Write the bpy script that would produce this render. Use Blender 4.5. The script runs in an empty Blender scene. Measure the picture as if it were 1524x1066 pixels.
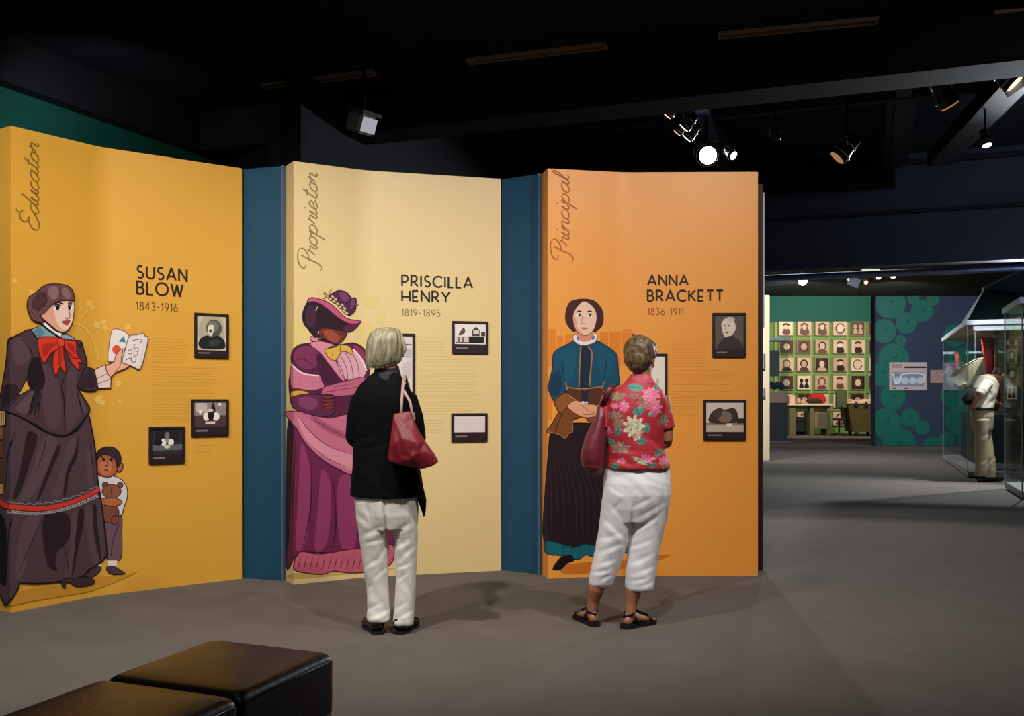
import bpy, bmesh, math, random
import numpy as np
from mathutils import Vector, Matrix, geometry
random.seed(7)
C = bpy.context.scene.collection
PI = math.pi
# ------------------------------------------------------------ camera, world, lights, exposure
F, HZ, CH = 1425.0, 592.0, 1.28        # focal length in px, horizon row, lens height
cam = bpy.data.cameras.new('camera'); cam.sensor_width = 36; cam.lens = F/1524*36
cam.shift_y = (HZ-533)/1524; cam.clip_end = 200
camo = bpy.data.objects.new('camera', cam); C.objects.link(camo)
camo.location = (0, 0, CH); camo.rotation_euler = (PI/2, 0, 0)
sc = bpy.context.scene; sc.camera = camo
sc.view_settings.view_transform = 'Standard'; sc.view_settings.look = 'None'
sc.view_settings.exposure = 0; sc.view_settings.gamma = 1; sc.view_settings.use_curve_mapping = False
w = bpy.data.worlds.new('world'); sc.world = w; w.use_nodes = True
w.node_tree.nodes['Background'].inputs[0].default_value = (.75, .8, 1, 1)
w.node_tree.nodes['Background'].inputs[1].default_value = .03

def spot(name, loc, aim, power, deg, blend=.4, col=(1, .9, .78), size=.05):
    l = bpy.data.lights.new(name, 'SPOT'); l.energy = power; l.spot_size = math.radians(deg)
    l.spot_blend = blend; l.color = col; l.shadow_soft_size = size
    o = bpy.data.objects.new(name, l); C.objects.link(o); o.location = loc
    o.rotation_euler = (Vector(aim)-Vector(loc)).to_track_quat('-Z', 'Y').to_euler()
    return o
def area(name, loc, aim, power, sx, sy, col):
    l = bpy.data.lights.new(name, 'AREA'); l.energy = power; l.shape = 'RECTANGLE'; l.size = sx; l.size_y = sy; l.color = col
    o = bpy.data.objects.new(name, l); C.objects.link(o); o.location = loc
    o.rotation_euler = (Vector(aim)-Vector(loc)).to_track_quat('-Z', 'Y').to_euler()
WARM = (1, .90, .78); NEUT = (1, .95, .9); COOL = (.85, .92, 1)
# track spots on the display panels (the women's shadows fall away from these)
spot('track_light_a', (-1.5, 3.1, 4.2), (-1.8, 6.2, .3), 500, 96, .9, NEUT)
spot('track_light_b', (.45, 3.0, 4.2), (-.3, 6.9, .3), 270, 92, .9, NEUT)
spot('track_light_c', (2.1, 3.5, 4.2), (1.1, 7.0, .3), 325, 90, .9, NEUT)
spot('track_light_d', (-3.4, 2.6, 4.2), (-2.6, 6.2, .3), 300, 80, .9, NEUT)
area('ambient_fill_a', (0, .5, 4.2), (0, 3.0, 0), 21, 4, 2, NEUT)  # broad unseen area added as ambient fill for the near floor
area('ambient_fill_b', (5, 6, 4.2), (5, 8, 0), 16, 4, 3, COOL)  # added ambient fill over the floor at the right, no fixture
area('ambient_fill_c', (6, 20, 4.5), (6, 20, 0), 230, 4, 3, COOL)  # added ambient fill to lift the far floor, no fixture
# lamp in view above panel three, and its neighbour: rake the floor to the right
spot('rear_lamp', (2.28, 10.8, 4.03), (2.6, 5.2, 0), 340, 100, .3, COOL, .03)
spot('rear_lamp_two', (2.9, 10.6, 4.2), (4.0, 7.0, 0), 170, 100, .3, COOL, .03)
spot('side_lamp', (7.73, 13.96, 3.2), (3.2, 9.0, 0), 950, 150, .5, COOL, .05)
# far gallery
spot('gallery_lamp_a', (8.5, 29.0, 4.4), (9.6, 34.0, 2.2), 680, 120, .6, WARM)
spot('gallery_lamp_b', (12.0, 29.0, 4.4), (12.6, 34.0, 1.8), 560, 120, .6, WARM)
spot('gallery_lamp_c', (10.0, 20.5, 4.2), (11.5, 25.3, 2.4), 520, 90, .9, COOL)
spot('small_case_fill', (6.0, 22.0, 4.3), (7.8, 27.5, 1.2), 330, 60, .6, WARM)  # added fill, keeps the small glass-topped case from going black
spot('cream_end_fill', (3.2, 16.6, 3.0), (5.15, 19.3, 2.0), 600, 70, .6, NEUT)  # added fill that brightens the cream panel end
spot('case_lamp', (8.3, 17.3, 2.36), (8.6, 17.6, 1.0), 55, 140, .6, WARM)
spot('man_fill', (6.5, 11.5, 4.0), (7.4, 15.0, 1.3), 60, 26, .6, WARM)  # added narrow fill aimed at the bending man
spot('rail_fill', (6.3, 11.5, 2.95), (7.75, 15.15, 2.45), 300, 16, .6, COOL)  # added fill to whiten the top rail of the hooded case
spot('bulkhead_fill', (6.2, 10.2, 4.4), (7.5, 14.5, 4.0), 95, 165, 1, (.7, .75, 1))  # added bluish fill, lifts the bulkhead face out of black
spot('green_wall_lamp', (-3.2, 7.4, 3.7), (-4.0, 9.3, 3.2), 30, 120, .8, COOL)
spot('pipe_fill', (8.2, 14.3, 3.0), (8.9, 15.4, 3.5), 14, 120, .8, (.6, .7, 1))  # unseen spot added for the bluish highlight on the pipes

# ------------------------------------------------------------ helpers
def lin(h):
    h = h.lstrip('#'); out = []
    for i in (0, 2, 4):
        c = int(h[i:i+2], 16)/255
        out.append(c/12.92 if c <= .04045 else ((c+.055)/1.055)**2.4)
    return (*out, 1)
MATS = {}
def mat(hexc, rough=.6, metal=0, spec=.4, noise=0, nscale=20, bump=0, bscale=200, coat=0, name=None):
    key = (hexc, rough, metal, spec, noise, nscale, bump, bscale, coat)
    if key in MATS: return MATS[key]
    m = bpy.data.materials.new(name or 'paint_'+hexc.strip('#')); m.use_nodes = True
    nt = m.node_tree; b = nt.nodes['Principled BSDF']
    b.inputs['Base Color'].default_value = lin(hexc); b.inputs['Roughness'].default_value = rough
    b.inputs['Metallic'].default_value = metal; b.inputs['Specular IOR Level'].default_value = spec
    b.inputs['Coat Weight'].default_value = coat
    if noise or bump:
        tc = nt.nodes.new('ShaderNodeTexCoord')
    if noise:
        n = nt.nodes.new('ShaderNodeTexNoise'); n.inputs['Scale'].default_value = nscale; n.inputs['Detail'].default_value = 4
        nt.links.new(tc.outputs['Object'], n.inputs['Vector'])
        r = nt.nodes.new('ShaderNodeValToRGB')
        a = lin(hexc)
        r.color_ramp.elements[0].position = .3; r.color_ramp.elements[1].position = .7
        r.color_ramp.elements[0].color = tuple(x*(1-noise) for x in a[:3])+(1,)
        r.color_ramp.elements[1].color = tuple(min(1, x*(1+noise)) for x in a[:3])+(1,)
        nt.links.new(n.outputs['Fac'], r.inputs['Fac']); nt.links.new(r.outputs['Color'], b.inputs['Base Color'])
    if bump:
        n2 = nt.nodes.new('ShaderNodeTexNoise'); n2.inputs['Scale'].default_value = bscale; n2.inputs['Detail'].default_value = 3
        nt.links.new(tc.outputs['Object'], n2.inputs['Vector'])
        bp = nt.nodes.new('ShaderNodeBump'); bp.inputs['Strength'].default_value = bump; bp.inputs['Distance'].default_value = .01
        nt.links.new(n2.outputs['Fac'], bp.inputs['Height']); nt.links.new(bp.outputs['Normal'], b.inputs['Normal'])
    MATS[key] = m; return m
def emis(hexc, s):
    key = ('e', hexc, s)
    if key in MATS: return MATS[key]
    m = bpy.data.materials.new('lit_'+hexc.strip('#')); m.use_nodes = True
    b = m.node_tree.nodes['Principled BSDF']; b.inputs['Base Color'].default_value = (0, 0, 0, 1)
    b.inputs['Emission Color'].default_value = lin(hexc); b.inputs['Emission Strength'].default_value = s
    MATS[key] = m; return m
def glassmat():
    if 'g' in MATS: return MATS['g']
    m = bpy.data.materials.new('case_glass'); m.use_nodes = True; nt = m.node_tree
    nt.nodes.clear(); o = nt.nodes.new('ShaderNodeOutputMaterial')
    t = nt.nodes.new('ShaderNodeBsdfTransparent'); t.inputs[0].default_value = (.93, .96, .95, 1)
    g = nt.nodes.new('ShaderNodeBsdfGlossy'); g.inputs['Roughness'].default_value = .02
    mx = nt.nodes.new('ShaderNodeMixShader'); mx.inputs[0].default_value = .09
    nt.links.new(t.outputs[0], mx.inputs[1]); nt.links.new(g.outputs[0], mx.inputs[2]); nt.links.new(mx.outputs[0], o.inputs[0])
    MATS['g'] = m; return m
def wm(o):
    m = o.matrix_basis.copy()
    while o.parent: o = o.parent; m = o.matrix_basis @ m
    return m
def tag(o, label=None, cat=None, group=None, kind=None):
    if label: o['label'] = label
    if cat: o['category'] = cat
    if group: o['group'] = group
    if kind: o['kind'] = kind
    return o
def empty(name, loc=(0, 0, 0), rz=0, parent=None):
    o = bpy.data.objects.new(name, None); C.objects.link(o); o.location = loc
    o.rotation_euler = (0, 0, rz); o.empty_display_size = .1
    if parent: o.parent = parent
    bpy.context.view_layer.update
    return o
def mk(name, g, mats, parent=None, world=False, smooth=False, loc=None, rz=0):
    """link a bmesh / mesh as one object. world=True: geometry is in world space"""
    if isinstance(g, bmesh.types.BMesh):
        me = bpy.data.meshes.new(name)
        bmesh.ops.recalc_face_normals(g, faces=g.faces); g.to_mesh(me); g.free()
    else: me = g; me.name = name
    if not isinstance(mats, (list, tuple)): mats = [mats]
    for m in mats: me.materials.append(m)
    if smooth: me.shade_smooth()
    o = bpy.data.objects.new(name, me); C.objects.link(o)
    if loc is not None: o.location = loc; o.rotation_euler = (0, 0, rz)
    if parent:
        o.parent = parent
        if world: me.transform(wm(parent).inverted())
    elif world and loc is not None: me.transform(o.matrix_basis.inverted())
    return o
def px(x, y, d): return Vector(((x-762)*d/F, d, CH-(y-HZ)*d/F))
def gd(y, z=0): return (CH-z)*F/(y-HZ)
def gp(x, y, z=0): return px(x, y, gd(y, z))

def box(bm, c, s, rz=0, mi=0, bev=0, M=None):
    r = bmesh.ops.create_cube(bm, size=1)
    vs = r['verts']
    T = Matrix.Translation(c) @ Matrix.Rotation(rz, 4, 'Z') @ (M if M else Matrix.Identity(4)) @ Matrix.Diagonal((*s, 1))
    bmesh.ops.transform(bm, matrix=T, verts=vs)
    fs = {f for v in vs for f in v.link_faces}
    for f in fs: f.material_index = mi
    if bev:
        es = {e for f in fs for e in f.edges}
        rr = bmesh.ops.bevel(bm, geom=list(es), offset=bev, segments=2, affect='EDGES', clamp_overlap=True)
        for f in rr['faces']: f.material_index = mi
def prism(bm, pts, z0, z1, mi=0):
    lo = [bm.verts.new((p[0], p[1], z0)) for p in pts]; hi = [bm.verts.new((p[0], p[1], z1)) for p in pts]
    n = len(pts)
    fs = [bm.faces.new(lo[::-1]), bm.faces.new(hi)]
    for i in range(n): fs.append(bm.faces.new((lo[i], lo[(i+1) % n], hi[(i+1) % n], hi[i])))
    for f in fs: f.material_index = mi
def loft(bm, secs, n=28, mi=0, sup=2.0):
    """secs: (x,y,z,rx,ry) horizontal rings, bottom to top or top to bottom"""
    rings = []
    for s in secs:
        x, y, z, rx, ry = s[:5]; k = s[5] if len(s) > 5 else sup
        ring = []
        for i in range(n):
            a = 2*PI*i/n; ca, sa = math.cos(a), math.sin(a)
            ring.append(bm.verts.new((x+rx*math.copysign(abs(ca)**(2/k), ca), y+ry*math.copysign(abs(sa)**(2/k), sa), z)))
        rings.append(ring)
    for a, b in zip(rings, rings[1:]):
        for i in range(n): bm.faces.new((a[i], a[(i+1) % n], b[(i+1) % n], b[i])).material_index = mi
    for r in (rings[0][::-1], rings[-1]): bm.faces.new(r).material_index = mi
def tube(bm, pts, rad, n=12, mi=0, ref=None, cap=.5):
    pts = [Vector(p) for p in pts]
    if not isinstance(rad, list): rad = [rad]*len(pts)
    rad = [r if isinstance(r, tuple) else (r, r) for r in rad]
    prev = None; rings = []
    for i, p in enumerate(pts):
        t = (pts[min(i+1, len(pts)-1)]-pts[max(i-1, 0)]).normalized()
        if prev is None:
            u = Vector(ref) if ref else (Vector((0, 0, 1)) if abs(t.z) < .9 else Vector((1, 0, 0)))
        else: u = prev
        u = (u - t*u.dot(t))
        u = u.normalized() if u.length > 1e-6 else t.orthogonal().normalized()
        prev = u; v = t.cross(u)
        rings.append([bm.verts.new(p+u*rad[i][0]*math.cos(2*PI*k/n)+v*rad[i][1]*math.sin(2*PI*k/n)) for k in range(n)])
    for a, b in zip(rings, rings[1:]):
        for i in range(n): bm.faces.new((a[i], a[(i+1) % n], b[(i+1) % n], b[i])).material_index = mi
    for r, q, p2, s in ((rings[0], pts[0], pts[1], rad[0]), (rings[-1], pts[-1], pts[-2], rad[-1])):
        c = bm.verts.new(q+(q-p2).normalized()*min(s)*cap)
        for i in range(n): bm.faces.new((r[i], r[(i+1) % n], c)).material_index = mi
def ball(bm, c, r, n=16, M=None, mi=0):
    rr = bmesh.ops.create_uvsphere(bm, u_segments=n, v_segments=max(6, n*2//3), radius=1)
    if not isinstance(r, (list, tuple)): r = (r, r, r)
    T = Matrix.Translation(c) @ (M if M else Matrix.Identity(4)) @ Matrix.Diagonal((*r, 1))
    bmesh.ops.transform(bm, matrix=T, verts=rr['verts'])
    for f in {f for v in rr['verts'] for f in v.link_faces}: f.material_index = mi
def vox(bm, size=.008, smooth=6, fac=.5):
    """union of closed shapes -> one continuous skin"""
    bmesh.ops.recalc_face_normals(bm, faces=bm.faces)
    me = bpy.data.meshes.new('t'); bm.to_mesh(me); bm.free()
    o = bpy.data.objects.new('t', me); C.objects.link(o)
    m = o.modifiers.new('r', 'REMESH'); m.mode = 'VOXEL'; m.voxel_size = size
    if smooth: s = o.modifiers.new('s', 'SMOOTH'); s.iterations = smooth; s.factor = fac
    dg = bpy.context.evaluated_depsgraph_get()
    out = bpy.data.meshes.new_from_object(o.evaluated_get(dg), depsgraph=dg)
    bpy.data.objects.remove(o); bpy.data.meshes.remove(me)
    return out
def getco(me):
    n = len(me.vertices); co = np.empty(n*3, 'f'); me.vertices.foreach_get('co', co)
    no = np.empty(n*3, 'f'); me.vertices.foreach_get('normal', no)
    return co.reshape(-1, 3).copy(), no.reshape(-1, 3).copy()
def setco(me, co): me.vertices.foreach_set('co', co.astype('f').ravel()); me.update()
def folds(me, segs, ymax=None):
    """creases: (p0,p1,width,depth) in the x-z plane; act on the side facing -y (ymax) ; depth<0 dents"""
    co, no = getco(me); d = np.zeros(len(co))
    for (x0, z0), (x1, z1), w, dep in segs:
        a = np.array([x0, z0]); b = np.array([x1, z1]); ab = b-a
        q = co[:, [0, 2]]-a; t = np.clip((q@ab)/(ab@ab), 0, 1)
        dist = np.linalg.norm(q-t[:, None]*ab, axis=1)
        # dent with a soft ridge above it
        side = np.sign(q[:, 0]*ab[1]-q[:, 1]*ab[0])
        e = np.exp(-(dist/w)**2); r = np.exp(-((dist-1.6*w)/w)**2)*.6*(side > 0)
        taper = np.sin(PI*np.clip(.08+.84*t, 0, 1))
        d += dep*(e-r)*taper
    if ymax is not None: d *= (no[:, 1] < ymax)
    setco(me, co+no*(d*.32)[:, None])
def wob(me, amp, fx, fy, fz, seed=0):
    co, no = getco(me); rs = np.random.RandomState(seed); d = np.zeros(len(co))
    for k in range(5):
        f = np.array([fx, fy, fz])*(1+.6*rs.rand(3))*(1+.5*k); p = rs.rand()*6
        d += np.sin(co@f+p+2*np.sin(co@(f[::-1]*.3)+p*2))/(1+.5*k)
    setco(me, co+no*(amp*d)[:, None])

def crom(pts, closed, sub=3):
    n = len(pts); out = []
    rng = range(n) if closed else range(n-1)
    for i in rng:
        if closed: p0, p1, p2, p3 = pts[(i-1) % n], pts[i], pts[(i+1) % n], pts[(i+2) % n]
        else: p0, p1, p2, p3 = pts[max(i-1, 0)], pts[i], pts[i+1], pts[min(i+2, n-1)]
        for k in range(sub):
            t = k/sub
            out.append(tuple(.5*((2*p1[j])+(-p0[j]+p2[j])*t+(2*p0[j]-5*p1[j]+4*p2[j]-p3[j])*t*t+(-p0[j]+3*p1[j]-3*p2[j]+p3[j])*t**3) for j in (0, 1)))
    if not closed: out.append(tuple(pts[-1]))
    return out
def ell(cx, cy, rx, ry, n=14, rot=0, a0=0, a1=2*PI):
    c, s = math.cos(rot), math.sin(rot); o = []
    full = abs(a1-a0-2*PI) < 1e-6
    for i in range(n+(0 if full else 1)):
        a = a0+(a1-a0)*i/n; x, y = rx*math.cos(a), ry*math.sin(a)
        o.append((cx+x*c-y*s, cy+x*s+y*c))
    return o
class Print:
    """flat print: coloured shapes laid on one surface, drawn in a 2-D frame"""
    STEP = .00003
    def __init__(s, conv=None, T=(0, 0, 1), base=.0006):
        s.bm = bmesh.new(); s.mats = []; s.k = 0; s.conv = conv; s.T = T; s.base = base
    def mi(s, c):
        m = mat(c, .5, spec=.3)
        if m not in s.mats: s.mats.append(m)
        return s.mats.index(m)
    def raw(s, c, pts, quads=None):
        x0, y0, sc_ = s.T; P = [(x0+p[0]/sc_, y0+p[1]/sc_) for p in pts]
        if s.conv: P = [s.conv(*p) for p in P]
        if any(p is None for p in P): return
        s.k += 1; z = s.base+s.k*s.STEP; mi = s.mi(c)
        vs = [s.bm.verts.new((p[0], p[1], z)) for p in P]
        if quads is None:
            for t in geometry.tessellate_polygon([[Vector((p[0], p[1], 0)) for p in P]]):
                try: s.bm.faces.new([vs[i] for i in t]).material_index = mi
                except ValueError: pass
        else:
            for q in quads:
                try: s.bm.faces.new([vs[i] for i in q]).material_index = mi
                except ValueError: pass
    def poly(s, c, pts, sm=True): s.raw(c, crom(pts, True) if sm else pts)
    def line(s, c, pts, w, sm=True, taper=False):
        if sm and len(pts) > 2: pts = crom(pts, False, 4)
        elif not sm and len(pts) > 2 and not taper:          # break at sharp corners
            for i in range(1, len(pts)-1):
                ax, ay = pts[i][0]-pts[i-1][0], pts[i][1]-pts[i-1][1]; bx, by = pts[i+1][0]-pts[i][0], pts[i+1][1]-pts[i][1]
                la, lb = math.hypot(ax, ay) or 1, math.hypot(bx, by) or 1
                if (ax*bx+ay*by)/la/lb < .75:
                    e = w*.35
                    s.line(c, list(pts[:i])+[(pts[i][0]+ax/la*e, pts[i][1]+ay/la*e)], w, False)
                    s.line(c, [(pts[i][0]-bx/lb*e, pts[i][1]-by/lb*e)]+list(pts[i+1:]), w, False); return
        n = len(pts); L = []
        for i, p in enumerate(pts):
            a = pts[max(i-1, 0)]; b = pts[min(i+1, n-1)]
            dx, dy = b[0]-a[0], b[1]-a[1]; l = math.hypot(dx, dy) or 1
            hw = w/2*(1 if not taper else max(.15, math.sin(PI*(.05+.9*i/(n-1)))))
            L.append((p[0]-dy/l*hw, p[1]+dx/l*hw)); L.append((p[0]+dy/l*hw, p[1]-dx/l*hw))
        s.raw(c, L, [(2*i, 2*i+1, 2*i+3, 2*i+2) for i in range(n-1)])
    def outl(s, c, pts, w, sm=True):
        q = crom(pts, True) if sm else list(pts)
        s.line(c, q+[q[0], q[1]], w, sm=False)
    def both(s, c, o, pts, w, sm=True): s.poly(c, pts, sm); s.outl(o, pts, w, sm)

# ------------------------------------------------------------ monoline capitals and digits
def arc(cx, cy, rx, ry, a0, a1, n=10):
    return [(cx+rx*math.cos(math.radians(a0+(a1-a0)*i/n)), cy+ry*math.sin(math.radians(a0+(a1-a0)*i/n))) for i in range(n+1)]
S_ = arc(.27, .75, .22, .25, 40, 270, 9)+arc(.27, .25, .25, .25, 80, -140, 9)
GL = {'A': (.8, [[(0, 0), (.4, 1), (.8, 0)], [(.13, .3), (.67, .3)]]),
 'B': (.56, [[(0, 0), (0, 1), (.25, 1)]+arc(.25, .76, .22, .24, 90, -90)+[(0, .52)], [(.25, .52)]+arc(.28, .26, .26, .26, 90, -90)+[(0, 0)]]),
 'C': (.8, [arc(.48, .5, .48, .5, 45, 315, 16)]),
 'E': (.5, [[(.48, 0), (0, 0), (0, 1), (.48, 1)], [(0, .42), (.42, .42)]]),
 'H': (.68, [[(0, 0), (0, 1)], [(.68, 0), (.68, 1)], [(0, .42), (.68, .42)]]),
 'I': (.05, [[(.02, 0), (.02, 1)]]), 'K': (.62, [[(0, 0), (0, 1)], [(.58, 1), (0, .4)], [(.15, .55), (.62, 0)]]),
 'L': (.45, [[(0, 1), (0, 0), (.45, 0)]]), 'N': (.7, [[(0, 0), (0, 1), (.7, 0), (.7, 1)]]),
 'O': (1.0, [arc(.5, .5, .5, .5, 0, 360, 22)]), 'P': (.55, [[(0, 0), (0, 1), (.25, 1)]+arc(.25, .7, .28, .3, 90, -90)+[(0, .4)]]),
 'R': (.6, [[(0, 0), (0, 1), (.25, 1)]+arc(.25, .72, .27, .28, 90, -90)+[(0, .44)], [(.22, .44), (.6, 0)]]),
 'S': (.54, [S_]), 'T': (.62, [[(0, 1), (.62, 1)], [(.31, 1), (.31, 0)]]),
 'U': (.65, [[(0, 1), (0, .33)]+arc(.325, .33, .325, .33, 180, 360)+[(.65, 1)]]),
 'W': (1.0, [[(0, 1), (.27, 0), (.5, .9), (.73, 0), (1, 1)]]), 'Y': (.7, [[(0, 1), (.35, .45), (.7, 1)], [(.35, .45), (.35, 0)]]),
 '1': (.22, [[(0, .78), (.18, 1), (.18, 0)]]),
 '8': (.5, [arc(.25, .76, .19, .24, -90, 270, 14), arc(.25, .26, .25, .26, 90, 450, 14)]),
 '4': (.58, [[(.42, 0), (.42, 1), (0, .28), (.58, .28)]]),
 '3': (.5, [arc(.22, .76, .22, .24, 150, -90, 9)+arc(.22, .26, .26, .26, 90, -150, 9)]),
 '9': (.52, [arc(.26, .7, .26, .3, 0, 360, 14)+[(.5, .5), (.22, 0)]]),
 '6': (.52, [[(.32, 1), (.04, .45)]+arc(.26, .3, .26, .3, 150, 510, 14)]),
 '5': (.5, [[(.45, 1), (.08, 1), (.04, .55)]+arc(.22, .3, .27, .3, 110, -140, 9)]),
 '-': (.35, [[(.05, .45), (.33, .45)]]), ' ': (.3, [])}
# flowing script, x-height 1
SG = {'E': (1.6, [[(1.5, 1.9), (1.2, 2.3), (.6, 2.2), (.45, 1.7), (.8, 1.3), (1.1, 1.25), (.5, 1.15), (.05, .7), (.15, .1), (.7, -.1), (1.3, .25), (1.6, .6)], [(1.15, 2.5), (1.4, 2.75)]]),
 'P': (1.5, [[(.1, -.35), (.45, -.5), (.75, -.1), (.9, 1.0), (1.1, 2.0)], [(.3, 1.4), (-.1, 1.6), (.0, 2.1), (.6, 2.4), (1.4, 2.35), (1.8, 1.9), (1.55, 1.3), (1.0, 1.05), (.8, 1.1)]]),
 'd': (1.2, [[(1.0, .85), (.6, 1.0), (.15, .7), (.1, .15), (.4, 0), (.8, .3), (1.05, .9)], [(1.5, 2.1), (1.2, 1.3), (.95, .3), (1.1, 0), (1.35, .25)]]),
 'u': (1.1, [[(.1, .5), (.3, 1), (.15, .35), (.3, 0), (.65, .15), (1.0, 1), (.85, .3), (1.0, 0), (1.25, .25)]]),
 'c': (.9, [[(.85, .8), (.6, 1), (.2, .75), (.1, .25), (.35, 0), (.75, .1), (1.0, .35)]]),
 'a': (1.15, [[(1.0, .85), (.6, 1.0), (.15, .7), (.1, .15), (.4, 0), (.8, .3), (1.05, 1)], [(1.05, 1), (.9, .3), (1.05, 0), (1.3, .25)]]),
 't': (.8, [[(.75, 1.8), (.45, .9), (.3, .2), (.5, 0), (.85, .25)], [(.25, 1.25), (.85, 1.3)]]),
 'o': (1.0, [[(.6, 1), (.2, .75), (.1, .25), (.35, 0), (.75, .2), (.85, .7), (.6, 1), (.85, .8), (1.1, .85)]]),
 'r': (.85, [[(0, .3), (.25, .8), (.33, 1.15), (.42, .9), (.75, .9), (.62, .3), (.72, 0), (.95, .2)]]),
 'p': (1.15, [[(.1, .6), (.35, 1.0), (.15, 0), (-.1, -1.0)], [(.2, .4), (.6, .95), (.95, .8), (.95, .3), (.6, 0), (.2, .15)]]),
 'i': (.55, [[(.1, .5), (.3, 1), (.15, .3), (.3, 0), (.6, .25)], [(.42, 1.45), (.5, 1.6)]]),
 'e': (.9, [[(.15, .4), (.6, .5), (.75, .85), (.45, 1.0), (.15, .6), (.15, .15), (.45, 0), (.95, .3)]]),
 'n': (1.1, [[(.05, .5), (.3, 1.0), (.1, 0)], [(.2, .5), (.55, .95), (.85, .9), (.8, .35), (.9, 0), (1.2, .25)]]),
 'l': (.6, [[(.1, .3), (.6, 1.4), (.7, 2.0), (.5, 2.0), (.25, .8), (.3, .1), (.65, .2)]])}
# ------------------------------------------------------------ the room
U = Vector((.342, .940, 0)); V = Vector((.937, -.350, 0))     # building axes seen at about 20 degrees
carpet = mat('#625b54', .95, spec=.15, noise=.07, nscale=3, bump=.25, bscale=350)
black = mat('#1e2027', .8, spec=.2, noise=.15, nscale=2)
blackb = mat('#1c1a19', .7, spec=.25, noise=.2, nscale=1.5)
navy = mat('#383b47', .85, spec=.2, noise=.1, nscale=2)
bm = bmesh.new(); box(bm, (5, 17, -.05), (34, 44, .1)); fl = tag(mk('floor', bm, carpet), kind='structure')
def struct(name, c, s, m, rz=0, parent=None):
    bm = bmesh.new(); box(bm, c, s, rz)
    o = mk(name, bm, m, parent, world=bool(parent))
    if not parent: tag(o, kind='structure')
    return o
struct('wall_right', (22, 17, 2.6), (.1, 44, 5.2), black)
struct('wall_rear', (5, -5, 2.6), (34, .1, 5.2), black)
ceil = struct('ceiling', (5, 17, 4.97), (34, 44, .12), black)
AZ = math.atan2(V.y, V.x)
L0 = Vector((0, 8.9, 0))
bm = bmesh.new()                                   # lower near ceiling, on our side of the header beam
a = L0-V*13; b = L0+V*24
prism(bm, [(a.x, a.y), (b.x, b.y), (20, -5), (-12, -5)], 4.3, 4.36)
o = mk('lowered_panel', bm, black, ceil)
def vbeam(name, t0, t1, off, thick, z0, z1, m):    # a beam running along V
    p = L0+U*off; c = p+V*((t0+t1)/2)+U*(thick/2)
    bm = bmesh.new(); box(bm, (c.x, c.y, (z0+z1)/2), (t1-t0, thick, z1-z0), AZ, bev=.012); mk(name, bm, m, ceil)
vbeam('header_beam', -6, 24, 0, .45, 3.9, 4.93, blackb)
vbeam('cross_beam', 0, 22, 3.2, .12, 4.62, 4.92, navy)
for i in range(8):
    c = L0+V*(1.2+i*2.3)+U*3.6
    bm = bmesh.new(); box(bm, (c.x, c.y, 4.8), (.34, 6.2, .22), AZ, bev=.01); box(bm, (c.x, c.y, 4.66), (.16, 6.2, .06), AZ)
    mk('roof_joist', bm, mat('#24262e', .6, spec=.3), ceil)
# bulkhead where the far gallery's ceiling drops
B0 = Vector((3.9, 15.0, 0))
def bbox_(name, t0, t1, dep, thick, z0, z1, m, par):
    c = B0+V*((t0+t1)/2)+U*(dep+thick/2)
    bm = bmesh.new(); box(bm, (c.x, c.y, (z0+z1)/2), (t1-t0, thick, z1-z0), AZ, bev=.01); return mk(name, bm, m, par)
bulk = bbox_('trim_1', -3.4, 13, 0, .3, 3.27, 4.93, navy, None); tag(bulk, kind='structure')
bbox_('ledge', -3.4, 13, -.05, .06, 4.02, 4.08, black, bulk)
bbox_('ledge', -3.4, 13, -.07, .08, 4.74, 4.82, black, bulk)
duct = bmesh.new()
for k, (dd, zz, rr) in enumerate(((1.5, 3.52, .10), (2.3, 3.42, .06))):
    tube(duct, [B0+U*dd+V*t+Vector((0, 0, zz)) for t in (-2.5, 2, 6, 11)], rr, 12)
tag(mk('ceiling_pipes', duct, mat('#7d86a8', .35, .6), smooth=True), 'pair of dark metal pipes running under the bulkhead at upper right', 'pipe')
# walls on the left
def wseg(name, p, q, z0, z1, th, m):
    p = Vector((*p, 0)); q = Vector((*q, 0)); d = (q-p); c = (p+q)/2+Vector((-d.y, d.x, 0)).normalized()*th/2
    bm = bmesh.new(); box(bm, (c.x, c.y, (z0+z1)/2), (d.length, th, z1-z0), math.atan2(d.y, d.x))
    return tag(mk(name, bm, m), kind='structure')
wseg('wall_left', (-8.0, -1.2), (-3.22, 10.76), 0, 3.9, .15, mat('#0f5c4c', .8, noise=.06, nscale=2))
wseg('trim_2', (-7.86, -1.25), (-3.08, 10.7), 3.9, 4.9, .32, mat('#1b1a20', .7))
wseg('trim_3', (-3.22, 10.76), (-2.0, 9.3), 0, 3.9, .15, black)
wseg('wall_middle', (-1.94, 8.8), (.5, 15.45), 0, 4.9, .15, mat('#22232c', .85))
wseg('trim_4', (-2.27, 9.0), (-1.94, 8.8), 0, 3.9, .1, mat('#2a2a33', .85))
wseg('trim_5', (.36, 15.3), (4.0, 15.3), 0, 4.9, .15, mat('#22232c', .85))
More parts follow.
